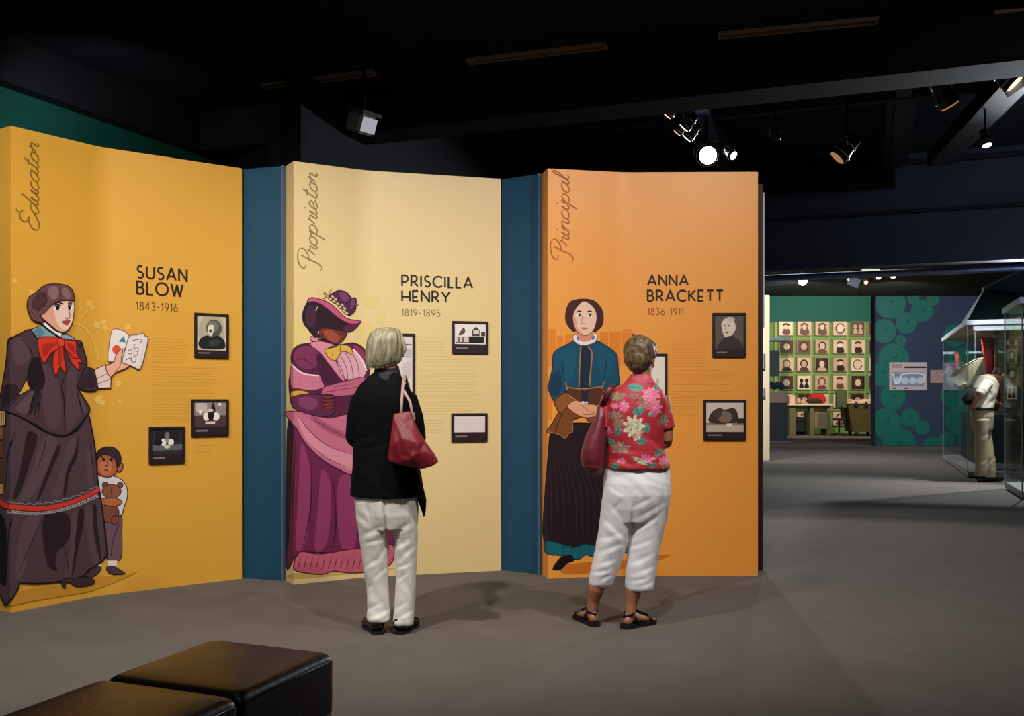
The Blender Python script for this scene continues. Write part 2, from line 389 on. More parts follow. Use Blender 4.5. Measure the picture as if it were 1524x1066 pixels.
# far gallery walls
wb = struct('wall_back', (9, 34.1, 2.45), (14, .2, 4.9), mat('#6f9150', .8, noise=.08, nscale=1))
struct('header_panel', (9, 33.97, 4.42), (14, .06, .93), mat('#0c5a4d', .7), parent=wb)
D = 33.99
def PX(x): return (x-762)*34/F
def PZ(y): return CH-(y-HZ)*34/F
gm = mat('#7fa55c', .7)
for k in range(-1, 8):
    struct('grid_bar', (PX(1181.3+26.6*k-1), D-.02, 2.1), (.07, .05, 3.7), mat('#a3b06c', .7) if k % 2 else gm, parent=wb)
for k in range(0, 6):
    struct('grid_bar', (9.9, D-.01, PZ(476.5+26.8*k)), (7, .035, .05), gm, parent=wb)
rnd = random.Random(3)
TON = ['#e8c9a8', '#d9b391', '#f0d8bc', '#caa68c', '#e3bfa2']; DRK = ['#3b2220', '#54332c', '#2a1a1a', '#6b463a']
def portrait(P, w, h, r):
    bg, fg = (r.choice(TON), r.choice(DRK)) if r.random() < .55 else (r.choice(DRK), r.choice(TON))
    P.poly(bg, [(0, 0), (w, 0), (w, h), (0, h)], False)
    t = r.randint(0, 4); X = lambda a: a*w; Y = lambda a: a*h
    if t == 0:
        P.poly(r.choice(DRK), ell(X(.5), Y(.42), X(.3), Y(.32))); P.poly(r.choice(TON), ell(X(.5), Y(.45), X(.2), Y(.25)))
        P.poly(fg, [(X(.15), Y(.97)), (X(.3), Y(.72)), (X(.7), Y(.72)), (X(.85), Y(.97))])
    elif t == 1:
        P.poly(r.choice(DRK), [(X(.2), Y(.95)), (X(.25), Y(.4)), (X(.5), Y(.15)), (X(.75), Y(.4)), (X(.85), Y(.95))])
        P.poly(r.choice(TON), ell(X(.5), Y(.4), X(.16), Y(.2))); P.line(fg, [(X(.2), Y(.3)), (X(.5), Y(.1)), (X(.8), Y(.3))], w*.1)
    elif t == 2:
        P.line(r.choice(DRK), ell(X(.5), Y(.5), X(.32), Y(.36)), w*.08); P.poly(r.choice(TON), ell(X(.5), Y(.5), X(.22), Y(.26)))
    elif t == 3:
        for q in (.3, .7):
            P.poly(fg, ell(X(q), Y(.35), X(.14), Y(.16))); P.poly(fg, [(X(q-.17), Y(.9)), (X(q-.1), Y(.55)), (X(q+.1), Y(.55)), (X(q+.17), Y(.9))])
    else:
        P.poly(fg, [(X(.25), Y(.95)), (X(.3), Y(.55)), (X(.7), Y(.55)), (X(.8), Y(.95))]); P.poly(r.choice(TON), ell(X(.5), Y(.35), X(.2), Y(.22)))
        P.line(r.choice(DRK), [(X(.25), Y(.25)), (X(.5), Y(.15)), (X(.75), Y(.25))], w*.14)
def flat_to(P, o, ex, ez):
    """2-D print frame (right, down) -> plane at o with axes ex, ez; normal towards the viewer side"""
    n = Vector(ex).cross(Vector(ez)).normalized()
    for v in P.bm.verts: v.co = Vector(o)+Vector(ex)*v.co.x-Vector(ez)*v.co.y+n*v.co.z
    return P.bm
for r_ in range(6):
    for c_ in range(-1, 8):
        x0 = PX(1186.2+26.6*c_+(rnd.random()-.5)); z0 = PZ(479.6+26.8*r_); s = .465
        P = Print(); portrait(P, s, s, rnd)
        bm = flat_to(P, (x0, D-.061, z0), (1, 0, 0), (0, 0, 1))
        nm = len(P.mats); box(bm, (x0+s/2, D-.03, z0-s/2), (s+.03, .06, s+.03), mi=nm)
        mk('portrait_panel', bm, P.mats+[mat('#b99c78', .6)], wb, world=True)
# partition with tree-ring wallpaper
dT = 25.3
sT = dT/F
def TX(x): return (x-762)*sT
def TZ(y): return CH-(y-HZ)*sT
wt = struct('wall_partition', ((TX(1302)+TX(1482))/2, dT+.15, TZ(440)/2), (TX(1482)-TX(1302), .3, TZ(440)), mat('#2f3a4e', .8, noise=.08, nscale=1))
P = Print()
rings = [(1325, 452, 23), (1372, 463, 16.5), (1349, 481, 16), (1316, 493, 18), (1340, 507, 8.5), (1330, 534, 23), (1312, 557, 18.5), (1329, 591, 19),
         (1318, 630, 22.5), (1354, 622, 14), (1373, 637, 11), (1338, 661, 25), (1306, 668, 16), (1388, 665, 15), (1359, 445, 9), (1388, 446, 10), (1420, 500, 17), (1432, 540, 22), (1419, 588, 20), (1430, 625, 24), (1462, 600, 18), (1446, 655, 20), (1455, 560, 15), (1408, 655, 12)]
for (x, y, r) in rings:
    cx, cy = TX(x), -TZ(y); rr = r*sT
    def clip(pts): return [(min(max(p[0], TX(1302.5)), TX(1481)), min(max(p[1], -TZ(441)), -.02)) for p in pts]
    P.poly('#1c6b5c' if r > 12 else '#2a6c60', clip(ell(cx, cy, rr, rr, 26)), False)
    for q in (.93, .7, .45, .2): P.line('#1a5f52', clip(ell(cx, cy, rr*q, rr*q*(.97+.05*rnd.random()), 22)), .018, False)
    P.line('#12453d', [(cx, cy), (cx+rr*.25, cy-rr*.2)], .03)
mk('ring_print', flat_to(P, (0, dT-.001, 0), (1, 0, 0), (0, 0, 1)), P.mats, wt, world=True)
def wall_poster(x0, y0, x1, y1, art, label, d=dT, th=.03):
    s = d/F; X0 = (x0-762)*s; X1 = (x1-762)*s; Z0 = CH-(y0-HZ)*s; Z1 = CH-(y1-HZ)*s
    r = empty('wall_poster', ((X0+X1)/2, d-.001, Z1)); tag(r, label, 'poster')
    bm = bmesh.new(); box(bm, ((X0+X1)/2, d-th/2-.001, (Z0+Z1)/2), (X1-X0, th, Z0-Z1)); mk('backing_board', bm, mat('#c8b8b4', .6), r, world=True)
    P = Print(T=(0, 0, 1)); art(P, X1-X0, Z0-Z1)
    mk('printed_sheet', flat_to(P, (X0, d-th-.001, Z0), (1, 0, 0), (0, 0, 1)), P.mats, r, world=True)
def artA(P, w, h):
    P.poly('#c9b2ae', [(0, 0), (w, 0), (w, h), (0, h)], False)
    P.poly('#a98f8c', [(w*.05, h*.06), (w*.33, h*.06), (w*.33, h*.2), (w*.05, h*.2)], False)
    P.poly('#241a1e', [(w*.4, h*.15), (w*.98, h*.15), (w*.98, h*.21), (w*.4, h*.21)], False)
    P.poly('#8b8f9c', [(w*.06, h*.35), (w*.92, h*.35), (w*.92, h*.85), (w*.06, h*.85)], False)
    for k in range(4): P.poly('#c6ccd6', ell(w*(.22+.2*k), h*.66, w*.1, h*.12), False)
    P.line('#dfe3ea', [(w*.1, h*.4), (w*.16, h*.75), (w*.3, h*.6), (w*.36, h*.42), (w*.88, h*.42), (w*.9, h*.7)], w*.04)
    for k in (.08, .4): P.poly('#2b2226', [(w*k, h*.9), (w*(k+.09), h*.9), (w*(k+.09), h*.95), (w*k, h*.95)], False)
def artB(P, w, h):
    P.poly('#b08e84', [(0, 0), (w, 0), (w, h), (0, h)], False); P.poly('#7a5a54', ell(w*.5, h*.22, w*.08, h*.08))
    for k in range(5): P.line('#94766e', [(w*.12, h*(.4+.1*k)), (w*.88, h*(.4+.1*k))], h*.02)
def artC(P, w, h):
    P.poly('#8e8b9a', [(0, 0), (w, 0), (w, h), (0, h)], False); P.poly('#b9bac6', [(w*.15, h*.1), (w*.5, h*.2), (w*.7, h*.8), (w*.2, h*.7)])
    P.line('#55566a', [(w*.7, h*.1), (w*.75, h*.9)], w*.08)
wall_poster(1323, 539.5, 1379, 581, artA, 'wide pinkish poster with row of pale ovals on the ring-patterned wall')
wall_poster(1384.5, 551, 1402.5, 570, artB, 'small square pinkish-tan caption card on the ring-patterned wall')
wall_poster(1404.5, 540, 1426, 581, artC, 'upright grey-lilac poster on the ring-patterned wall beside glass case')
# portrait partition seen through the cases at the right
dP = 24.8; sP = dP/F
wp = struct('wall_side', ((1548-762)*sP, dP+.1, 1.9), (130*sP, .2, 3.8), mat('#4a4a38', .8))
for r_ in range(5):
    for c_ in range(4):
        x0 = (1497+c_*26-762)*sP; z0 = CH-(466+r_*27-HZ)*sP; s = 20*sP
        P = Print(); portrait(P, s*.75, s, rnd)
        bm = flat_to(P, (x0, dP-.041, z0), (1, 0, 0), (0, 0, 1)); nm = len(P.mats)
        box(bm, (x0+s*.375, dP-.02, z0-s/2), (s*.9, .04, s*1.15), mi=nm)
        mk('portrait_panel', bm, P.mats+[mat('#6d7048', .6)], wp, world=True)
# slots in the lowered ceiling
for k, (x0, y0, x1, y1, lab) in enumerate(((698, 90, 902, 66, 'long slot diffuser in the black ceiling above the middle panel'), (1070, 51, 1305, 28.5, 'long slot diffuser in the black ceiling at upper right'),
        (395, 127, 555, 106, 'faint slot diffuser in the black ceiling above cream panel'), (1480, 20, 1690, 1, 'slot diffuser cut by the top right picture edge'))):
    A = gp(x0, y0, 4.3); B = gp(x1, y1, 4.3); d = B-A; c = (A+B)/2; rz = math.atan2(d.y, d.x)
    r = empty('slot_diffuser', c, rz); tag(r, lab, 'air vent', 'slot diffusers in the ceiling')
    bm = bmesh.new()
    for s in (-1, 1): box(bm, (0, s*.05, -.012), (d.length, .02, .024))
    for s in (-1, 1): box(bm, (s*d.length/2, 0, -.012), (.02, .12, .024))
    mk('frame', bm, mat('#a08672', .5, .1), r)
    bm = bmesh.new(); box(bm, (0, 0, -.006), (d.length-.02, .012, .012)); mk('divider', bm, mat('#8a7462', .5, .1), r)

# ------------------------------------------------------------ the folded display panels
class Panel:
    def __init__(s, a, seam, b, th=.17):
        P0, S, P1 = [Vector(p) for p in (a, seam, b)]
        d0 = (S-P0).normalized(); d1 = (P1-S).normalized(); R = .07
        arcp = []
        for i in range(7):
            t = i/6; arcp.append((S-d0*R)*(1-t)**2+S*2*t*(1-t)+(S+d1*R)*t*t)
        s.n0 = Vector((-d0.y, d0.x)); s.n1 = Vector((-d1.y, d1.x))
        back0 = P0+s.n0*th
        s.pl = [back0, P0]+arcp+[P1]
        s.backp = [back0, S+(s.n0+s.n1).normalized()*th, P1+s.n1*th]
        s.u = [-th]; 
        for p, q in zip(s.pl, s.pl[1:]): s.u.append(s.u[-1]+(q-p).length)
        s.th = th; s.H = 2.9
    def at(s, u):
        for i in range(len(s.u)-1):
            if u <= s.u[i+1] or i == len(s.u)-2:
                t = (u-s.u[i])/(s.u[i+1]-s.u[i]); return s.pl[i].lerp(s.pl[i+1], t)
    def nrm(s, u):
        for i in range(len(s.u)-1):
            if u <= s.u[i+1] or i == len(s.u)-2:
                d = (s.pl[i+1]-s.pl[i]).normalized(); return Vector((d.y, -d.x))
    def conv(s, x, y):
        t = (x-762)/F; best = None
        for i in range(len(s.pl)-1):
            p, q = s.pl[i], s.pl[i+1]; e = q-p
            den = e.x-t*e.y
            if abs(den) < 1e-9: continue
            k = (t*p.y-p.x)/den
            last = i == len(s.pl)-2; first = i == 0
            if (k >= -1e-6 or first) and (k <= 1+1e-6 or last):
                pt = p+e*k
                if best is None or pt.y < best[2]: best = (s.u[i]+k*(s.u[i+1]-s.u[i]), pt, pt.y)
        u, pt, d = best
        u = min(max(u, -s.th+.002), s.u[-1]-.002)
        z = CH-(y-HZ)*d/F
        return (u, min(max(z, .003), s.H-.003))
    def wrap(s, bm):
        for k in s.u[1:-1]:
            bmesh.ops.bisect_plane(bm, geom=bm.verts[:]+bm.edges[:]+bm.faces[:], plane_co=(k, 0, 0), plane_no=(1, 0, 0), dist=1e-5)
        # each face stays on its own segment: split at the knots, then map by face centre
        out = bmesh.new()
        for f in bm.faces:
            uc = sum(v.co.x for v in f.verts)/len(f.verts); n = s.nrm(uc); vs = []
            i = max(j for j in range(len(s.u)-1) if s.u[j] <= uc)
            for v in f.verts:
                t = (v.co.x-s.u[i])/(s.u[i+1]-s.u[i]); m = n
                if abs(v.co.x-s.u[1]) < 1e-5: m = (s.nrm(-.05)+s.nrm(.05)); m = m/(1+s.nrm(-.05).dot(s.nrm(.05)))
                p = s.pl[i].lerp(s.pl[i+1], t)+m*v.co.z
                vs.append(out.verts.new((p.x, p.y, v.co.y)))
            out.faces.new(vs).material_index = f.material_index
        bm.free()
        bmesh.ops.remove_doubles(out, verts=out.verts, dist=1e-6)
        return out
    def text(s, P, txt, xl, yb, xr, cap, w, col):
        """capitals on the panel: left px, baseline px, right px, cap height px (at the left)"""
        u0, z0 = s.conv(xl, yb); _, z1 = s.conv(xl, yb-cap); u1, _ = s.conv(xr, yb); H = z1-z0
        gap = .28; w *= .86; tot = sum(GL[c][0] for c in txt)+gap*(len(txt)-1); k = (u1-u0)/tot
        c0 = P.conv; P.conv = None; x = 0
        for ch in txt:
            gw, strokes = GL[ch]
            for st in strokes: P.line(col, [(u0+(x+p[0])*k, z0+p[1]*H) for p in st], w, sm=False)
            x += gw+gap
        P.conv = c0
    def script(s, P, txt, xb, y0, y1, xh, w, col):
        """flowing word running up the panel; xb = baseline px, from y0 (bottom) to y1; xh = x-height px"""
        u0, z0 = s.conv(xb, y0); _, z1 = s.conv(xb, y1); u1, _ = s.conv(xb-xh, y0); X = u0-u1
        tot = sum(SG[c][0] for c in txt); k = (z1-z0)/tot; x = 0
        c0 = P.conv; P.conv = None
        for ch in txt:
            gw, strokes = SG[ch]
            for st in strokes:
                pts = [(u0-p[1]*X, z0+(x+p[0]+p[1]*.18)*k) for p in st]
                P.line(col, pts, w, taper=False)
                P.line(col, [(p[0]+.004, p[1]+.004) for p in pts], w*.5)
            x += gw
        P.conv = c0
    def lines(s, P, x0, y0, x1, y1, pitch, col, rag):
        """block of tiny body text as broken rules"""
        y = y0; r = random.Random(int(x0+y0))
        while y < y1-1:
            xe = x1-rag*r.random(); x = x0
            while x < xe:
                l = 2.5+6*r.random(); sl = (y-HZ)*s.slope
                P.k = 0; P.raw(col, [(x, y+sl*(x-x0)), (min(x+l, xe), y+sl*(min(x+l, xe)-x0)), (min(x+l, xe), y+1.3+sl*(min(x+l, xe)-x0)), (x, y+1.3+sl*(x-x0))]); x += l+1.1
            y += pitch
    def build(s, label, hexc, prints, rough=.42):
        c = s.at(s.u[-1]/2); r = empty('display_board', (c.x, c.y, 0)); tag(r, label, 'display panel', 'tall folded display panels')
        pts = s.pl[1:]+s.backp[::-1]
        bm = bmesh.new(); prism(bm, [(p.x, p.y) for p in pts], 0, s.H)
        mk('panel_body', bm, mat(hexc, rough, spec=.5, noise=.025, nscale=1.2), r, world=True)
        for nm, P in prints: 
            mats = P.mats; o = mk(nm, s.wrap(P.bm), mats, r, world=True)
            if nm in ('body_text', 'painted_blossom'): o['kind'] = 'stuff'
        return r
def pd(x, H): d = F*2.9/H; return ((x-762)*d/F, d)
PA = Panel(pd(16, 725), pd(149, 668), pd(360, 611)); PA.slope = -.00052
PB = Panel(pd(437, 631), pd(542, 606), pd(745.5, 583)); PB.slope = -.0002
PC = Panel(pd(815, 611), pd(927, 600.5), pd(1128, 602)); PC.slope = 0

# ---- figure one: seated in black dress, traced shape by shape
JK, OL, SKD, SKM = '#4b373e', '#1b1115', '#2b1c22', '#503d44'
P = Print(PA.conv, (0, 400, 4.1))
YB = '#e0a63a'
for (x, y, r) in ((90, 75, 22), (190, 140, 20), (545, 210, 26), (560, 240, 18), (590, 345, 30), (630, 330, 24), (640, 360, 22), (780, 355, 28), (720, 700, 26), (600, 800, 34), (625, 820, 26), (730, 810, 14), (515, 115, 12), (680, 185, 8), (770, 190, 8), (575, 28, 6), (615, 50, 6), (655, 930, 12), (850, 810, 7), (830, 845, 7), (810, 890, 7), (785, 925, 6), (890, 700, 8)):
    for k in range(5 if r > 12 else 1):
        a = k*1.256+x; P.poly('#e8b95a', ell(x+r*.45*math.cos(a) if r > 12 else x, y+r*.45*math.sin(a) if r > 12 else y, r*.42, r*.3, 8, a))
P.line('#e6b552', [(450, 330), (520, 370), (575, 450), (600, 560)], 10); P.line('#e6b552', [(500, 300), (540, 250), (560, 200)], 6)
P0 = P; P = Print(PA.conv, (0, 600, 3.332), .004)
P.poly('#c98e2c', [(60, 985), (110, 930), (300, 900), (430, 868), (620, 850), (682, 835), (600, 875), (460, 930), (330, 955), (150, 985), (50, 1005)])
# child
P.both('#6b5157', OL, [(520, 555), (598, 555), (603, 640), (601, 765), (562, 778), (528, 770), (524, 640)], 4)
P.line('#47343a', [(590, 600), (560, 680), (550, 760)], 7)
P.poly('#ead9cc', [(530, 780), (580, 780), (578, 812), (534, 812)], False); P.poly('#ead9cc', [(470, 790), (502, 785), (497, 812), (474, 812)], False)
P.both('#4a3940', OL, [(528, 815), (560, 808), (592, 826), (620, 845), (590, 852), (540, 843)], 4)
P.both('#4a3940', OL, [(425, 862), (447, 822), (472, 810), (500, 815), (482, 848), (445, 865)], 4)
P.both('#d5d2d4', OL, [(478, 358), (510, 366), (560, 362), (602, 380), (628, 420), (630, 470), (612, 520), (600, 556), (540, 560), (500, 530), (482, 440)], 4)
P.both('#7c4634', OL, ell(545, 545, 44, 50), 4); P.both('#7c4634', OL, ell(568, 580, 18, 22), 3)
for x, y in ((520, 407), (594, 407)): P.both('#7c4634', OL, ell(x, y, 15, 15), 3)
P.both('#8a523c', OL, ell(552, 438, 48, 35), 3); P.line(OL, [(552, 420), (552, 450)], 4)
P.both('#b5643e', OL, [(495, 478), (560, 470), (598, 483), (602, 500), (562, 513), (505, 502)], 4)
P.both('#b5613d', OL, [(582, 312), (606, 300), (606, 326), (586, 342)], 4)
P.both('#ab5c3b', OL, [(478, 290), (500, 258), (545, 262), (577, 290), (584, 320), (570, 350), (540, 368), (505, 362), (480, 342), (473, 312)], 4)
P.poly('#c4724c', [(500, 290), (540, 285), (555, 320), (535, 355), (505, 350), (490, 320)])
P.both('#33222a', OL, [(475, 262), (486, 235), (520, 218), (562, 220), (590, 245), (600, 280), (590, 312), (580, 322), (570, 282), (545, 262), (500, 256), (480, 276)], 4)
P.line(OL, [(498, 262), (520, 282)], 6); P.line(OL, [(540, 282), (562, 268)], 6); P.poly(OL, ell(512, 282, 7, 9, 8)); P.poly(OL, ell(550, 282, 7, 9, 8))
P.line(OL, [(528, 290), (535, 310), (520, 312)], 4); P.line(OL, [(515, 335), (528, 332), (532, 340)], 4)
P1 = P; P = Print(PA.conv, (0, 600, 3.332), .007)
# skirt
sk = [(28, 30), (60, 45), (150, 100), (220, 140), (310, 160), (380, 135), (430, 60), (450, 120), (465, 200), (475, 280), (482, 380), (494, 450), (512, 580), (528, 740), (520, 765), (490, 795), (430, 832), (408, 858), (300, 885), (180, 895), (100, 892), (90, 915), (70, 950), (35, 1000), (10, 960), (-5, 880), (-10, 500), (5, 200)]
P.both(SKM, OL, sk, 8)
P.poly('#5d474f', [(215, 170), (280, 190), (230, 330), (150, 470), (100, 470), (160, 330)]); P.poly('#5b454d', [(330, 200), (375, 180), (360, 300), (300, 450), (250, 470), (300, 330)])
P.poly('#5b454d', [(420, 250), (450, 240), (465, 400), (440, 410)]); P.poly('#5d474f', [(120, 580), (200, 560), (150, 700), (110, 850), (70, 860), (90, 700)])
P.poly('#5a454c', [(350, 560), (400, 540), (380, 700), (350, 840), (320, 850), (350, 700)]); P.poly('#5a454c', [(420, 530), (455, 520), (470, 640), (500, 760), (460, 790), (430, 660)])
for q in ([(130, 152), (165, 148), (182, 162), (172, 220), (135, 330), (90, 455), (60, 470), (95, 340)], [(215, 555), (330, 550), (346, 640), (322, 700), (282, 735), (272, 800), (285, 832), (240, 815), (214, 720)],
          [(385, 540), (412, 530), (408, 620), (380, 740), (362, 842), (352, 842), (365, 740)], [(455, 515), (475, 512), (480, 600), (500, 760), (490, 770), (465, 660)],
          [(280, 215), (300, 222), (250, 340), (195, 470), (178, 480), (225, 350)], [(385, 165), (378, 270), (340, 350), (325, 450), (310, 455), (325, 340), (365, 250)]): P.poly(SKD, q)
for q in ([(75, 120), (45, 260), (30, 480)], [(205, 570), (150, 700), (85, 850)], [(60, 540), (45, 700), (40, 880)], [(230, 150), (215, 230), (180, 330)], [(440, 180), (455, 300), (468, 410)], [(310, 700), (330, 780), (340, 870)]): P.line(OL, q, 4, taper=True)
P.poly('#17151b', [(-8, 560), (10, 550), (38, 620), (38, 880), (20, 900), (-5, 850)])
for k in range(30):                                   # lace bands
    t = k/29; x = 48+t*428; y = 492+30*math.sin(t*2.2+.3)-88*t*t
    P.line('#a39aa2', [(x-8, y+18), (x-2, y+44), (x+8, y+40)], 6); P.line('#d8d2d6', [(x, y+20), (x+2, y+36)], 4)
    P.line('#8e848c', [(x-8, y-6), (x+1, y-15+(k % 3)*5), (x+8, y-6)], 4)
P.poly('#d23a28', [(5, 470), (40, 498), (150, 513), (230, 510), (330, 488), (420, 453), (484, 420), (489, 440), (420, 473), (330, 509), (230, 531), (150, 535), (40, 522), (5, 500)])
P.line('#7a1d18', [(5, 502), (40, 524), (150, 537), (230, 533), (330, 511), (420, 475), (489, 442)], 4)
P.both('#3f2c33', OL, [(300, 882), (330, 868), (366, 868), (420, 860), (455, 872), (466, 888), (440, 902), (380, 910), (345, 892), (322, 890), (319, 915), (310, 912)], 4)
# book shelf strip on the side face
for k, (a, b) in enumerate(((60, 110), (115, 180), (190, 270), (280, 390), (400, 450))): P.poly(['#a9733b', '#8d5a2e', '#6b4326', '#5b3a24', '#c48b4e'][k], [(-16, a), (24, a), (24, b), (-16, b)], False)
# jacket, head, arms
P.T = (0, 400, 4.1)
P.both('#caa27a', OL, [(-20, 865), (46, 868), (45, 955), (-20, 965)], 5, False)
for x in (8, 22, 34): P.line('#6a4a38', [(x, 880), (x-4, 950)], 4)
jk = [(225, 430), (180, 372), (110, 402), (62, 432), (52, 540), (38, 640), (16, 760), (4, 830), (15, 862), (45, 868), (70, 882), (130, 910), (220, 957), (300, 1003), (390, 1016), (440, 990), (500, 930), (542, 865), (522, 815), (492, 770), (470, 722), (500, 738), (545, 746), (590, 733), (582, 670), (570, 618), (525, 600), (524, 560), (502, 490), (490, 445), (455, 438), (340, 425)]
P.both(JK, OL, jk, 8)
P.poly('#5a434b', [(70, 440), (130, 420), (165, 470), (180, 520), (165, 560), (120, 590), (80, 560)]); P.poly('#594049', [(240, 560), (300, 600), (360, 740), (365, 960), (280, 960), (255, 800), (250, 680)])
P.poly('#584149', [(405, 640), (470, 600), (455, 720), (500, 860), (460, 930), (400, 980)]); P.poly('#604a52', [(190, 745), (225, 745), (165, 880), (90, 860), (130, 800)]); P.poly('#604a52', [(475, 760), (520, 850), (505, 880), (480, 830)])
P.poly('#241820', [(160, 640), (185, 560), (235, 545), (265, 690), (240, 742), (180, 732)]); P.poly('#2f2228', [(30, 740), (60, 700), (110, 730), (60, 830), (20, 850)])
P.poly('#2d2027', [(205, 745), (235, 745), (190, 880), (170, 870)]); P.poly('#34262c', [(530, 620), (560, 640), (580, 720), (510, 730), (480, 700)])
P.both(YB, OL, [(155, 680), (178, 734), (98, 778), (130, 720)], 4, False)
for q in ([(395, 640), (370, 720), (384, 800), (389, 1008)], [(120, 425), (162, 470), (188, 520), (182, 600), (160, 660), (112, 760), (50, 862)], [(190, 545), (166, 650), (180, 733), (240, 746)], [(45, 868), (130, 914), (220, 962), (310, 1008), (390, 1020), (450, 988), (505, 930), (542, 865)],
          [(208, 745), (178, 850), (165, 898)], [(235, 750), (214, 850), (200, 905)], [(247, 750), (228, 850), (224, 935)], [(462, 745), (482, 820), (506, 915)], [(524, 560), (508, 610), (468, 715), (466, 745)], [(225, 545), (258, 640), (268, 700)], [(465, 450), (485, 480), (490, 445)]): P.line(OL, q, 8, taper=True)
P.both('#e9cdc0', OL, [(570, 618), (640, 585), (668, 640), (674, 680), (672, 727), (595, 729), (582, 672)], 5, False); P.line('#9b7b72', [(585, 672), (665, 636)], 5); P.line('#9b7b72', [(590, 700), (670, 676)], 5)
P.both('#e9dcd6', '#6b5654', [(682, 375), (740, 378), (785, 410), (780, 440), (755, 500), (740, 580), (700, 560), (690, 568), (655, 560), (662, 470)], 5)
P.both('#ded2d0', '#6b5654', [(785, 415), (830, 405), (872, 395), (880, 410), (900, 425), (882, 520), (850, 612), (800, 592), (742, 576), (762, 490)], 5)
P.poly('#e6dad6', [(787, 420), (862, 412), (872, 440), (835, 590), (770, 570), (770, 490)])
P.poly('#1f8f9c', [(752, 410), (763, 450), (720, 445)], False); P.poly('#d9512e', ell(708, 494, 26, 28)); P.line('#d9512e', [(705, 520), (702, 545)], 8)
for q in ([(800, 440), (860, 430), (850, 460)], [(820, 460), (812, 490), (835, 480), (842, 500)], [(775, 500), (800, 495), (798, 520), (775, 518)], [(815, 500), (838, 510), (830, 530), (812, 520)], [(765, 560), (790, 545), (800, 570)], [(800, 540), (825, 538), (822, 570), (800, 566), (800, 540)]): P.line('#7d6a68', q, 5)
P.both('#e8a98c', '#5e3733', [(640, 597), (690, 572), (703, 530), (735, 490), (746, 500), (737, 570), (785, 590), (760, 610), (700, 635), (668, 662)], 5); P.line('#8a5048', [(735, 572), (720, 610), (690, 630)], 4)
P.both('#e2a58c', '#4a2a28', [(320, 208), (360, 196), (440, 195), (444, 240), (441, 290), (430, 340), (405, 378), (375, 390), (340, 378), (300, 345), (262, 312), (240, 288), (260, 262), (290, 240)], 5)
P.poly('#f1cdb9', [(330, 215), (436, 205), (438, 290), (425, 340), (400, 372), (370, 370), (340, 330), (325, 270)])
P.both('#f2ebe6', OL, [(250, 335), (292, 372), (335, 402), (370, 418), (375, 398), (335, 385), (295, 352), (262, 325)], 3)
P.both('#7fa3ae', OL, [(180, 372), (248, 347), (275, 372), (330, 408), (345, 420), (225, 433)], 5, False); P.both('#86abb6', OL, [(368, 405), (400, 402), (440, 418), (450, 438), (370, 425)], 5, False)
P.poly('#5f8390', [(200, 380), (240, 362), (262, 395), (225, 420)])
HR = '#6d474a'
P.both(HR, '#2b171a', [(280, 98), (340, 94), (400, 104), (432, 130), (444, 165), (441, 197), (400, 194), (360, 198), (322, 214), (292, 240), (264, 270), (240, 286), (248, 308), (262, 330), (225, 326), (190, 312), (176, 285), (165, 260), (157, 220), (165, 180), (188, 160), (208, 148), (240, 120)], 6)
P.poly('#8d6869', [(290, 118), (340, 112), (350, 160), (320, 190), (290, 160)]); P.poly('#8b6667', [(375, 118), (410, 130), (425, 175), (395, 185), (375, 150)]); P.poly('#4f3034', [(230, 145), (270, 150), (280, 210), (230, 260), (195, 240), (190, 190)])
for q in ([(240, 125), (215, 160), (230, 200), (200, 230)], [(300, 105), (265, 150), (270, 200), (235, 240), (215, 290)], [(350, 100), (362, 150), (355, 195)], [(175, 200), (200, 215), (185, 260), (215, 300)]): P.line('#3a2124', q, 5, taper=True)
P.poly('#ffffff', ell(342, 240, 22, 15)); P.poly(OL, ell(343, 238, 13, 15)); P.line(OL, [(322, 232), (340, 218), (365, 228)], 7)
P.poly('#ffffff', ell(419, 240, 14, 14)); P.poly(OL, ell(415, 238, 9, 14)); P.line(OL, [(405, 230), (418, 218), (430, 228)], 6)
P.line('#33181a', [(322, 218), (348, 206), (378, 216)], 9); P.line('#33181a', [(406, 214), (420, 208), (432, 214)], 8)
P.line('#8f5549', [(412, 250), (418, 295), (400, 308), (388, 298)], 5); P.poly('#b5463c', [(370, 323), (392, 317), (420, 317), (408, 342), (390, 344)]); P.line('#5e2320', [(370, 323), (395, 328), (420, 318)], 4)
RD = '#da3a26'
for q in ([(340, 475), (378, 470), (382, 540), (394, 610), (391, 645), (360, 595), (332, 662), (312, 600), (316, 530)], [(388, 470), (430, 498), (470, 520), (496, 575), (470, 572), (480, 620), (455, 608), (428, 575), (404, 520)]): P.both(RD, '#5a1512', q, 6, False)
P.both(RD, '#5a1512', [(222, 430), (262, 416), (345, 420), (382, 440), (378, 470), (345, 490), (300, 520), (262, 577), (235, 530), (224, 480)], 6)
P.both(RD, '#5a1512', [(375, 430), (410, 436), (453, 440), (458, 480), (460, 520), (478, 545), (440, 545), (410, 510), (385, 482)], 6)
P.both('#e2492f', '#5a1512', [(347, 425), (380, 430), (383, 470), (350, 474)], 6)
P.poly('#b02a1e', [(250, 470), (320, 450), (345, 455), (300, 490), (262, 540)]); P.poly('#b02a1e', [(395, 450), (440, 470), (450, 520), (415, 490)]); P.poly('#b02a1e', [(345, 500), (368, 500), (372, 560), (350, 590)])
P.T = (0, 0, 1)
L = Print(PA.conv)
PA.text(L, 'SUSAN', 204, 413.5, 278, 18, .0155, '#241310'); PA.text(L, 'BLOW', 204, 437, 272, 18, .0155, '#241310')
L3 = Print(PA.conv); PA.text(L3, '1843-1916', 203, 461, 264, 12, .007, '#5c3f16')
L2 = Print(PA.conv); PA.script(L2, 'Educator', 57, 345, 216, 12, .007, '#8a6422')
TB = '#cd9634'
L4 = Print(PA.conv)
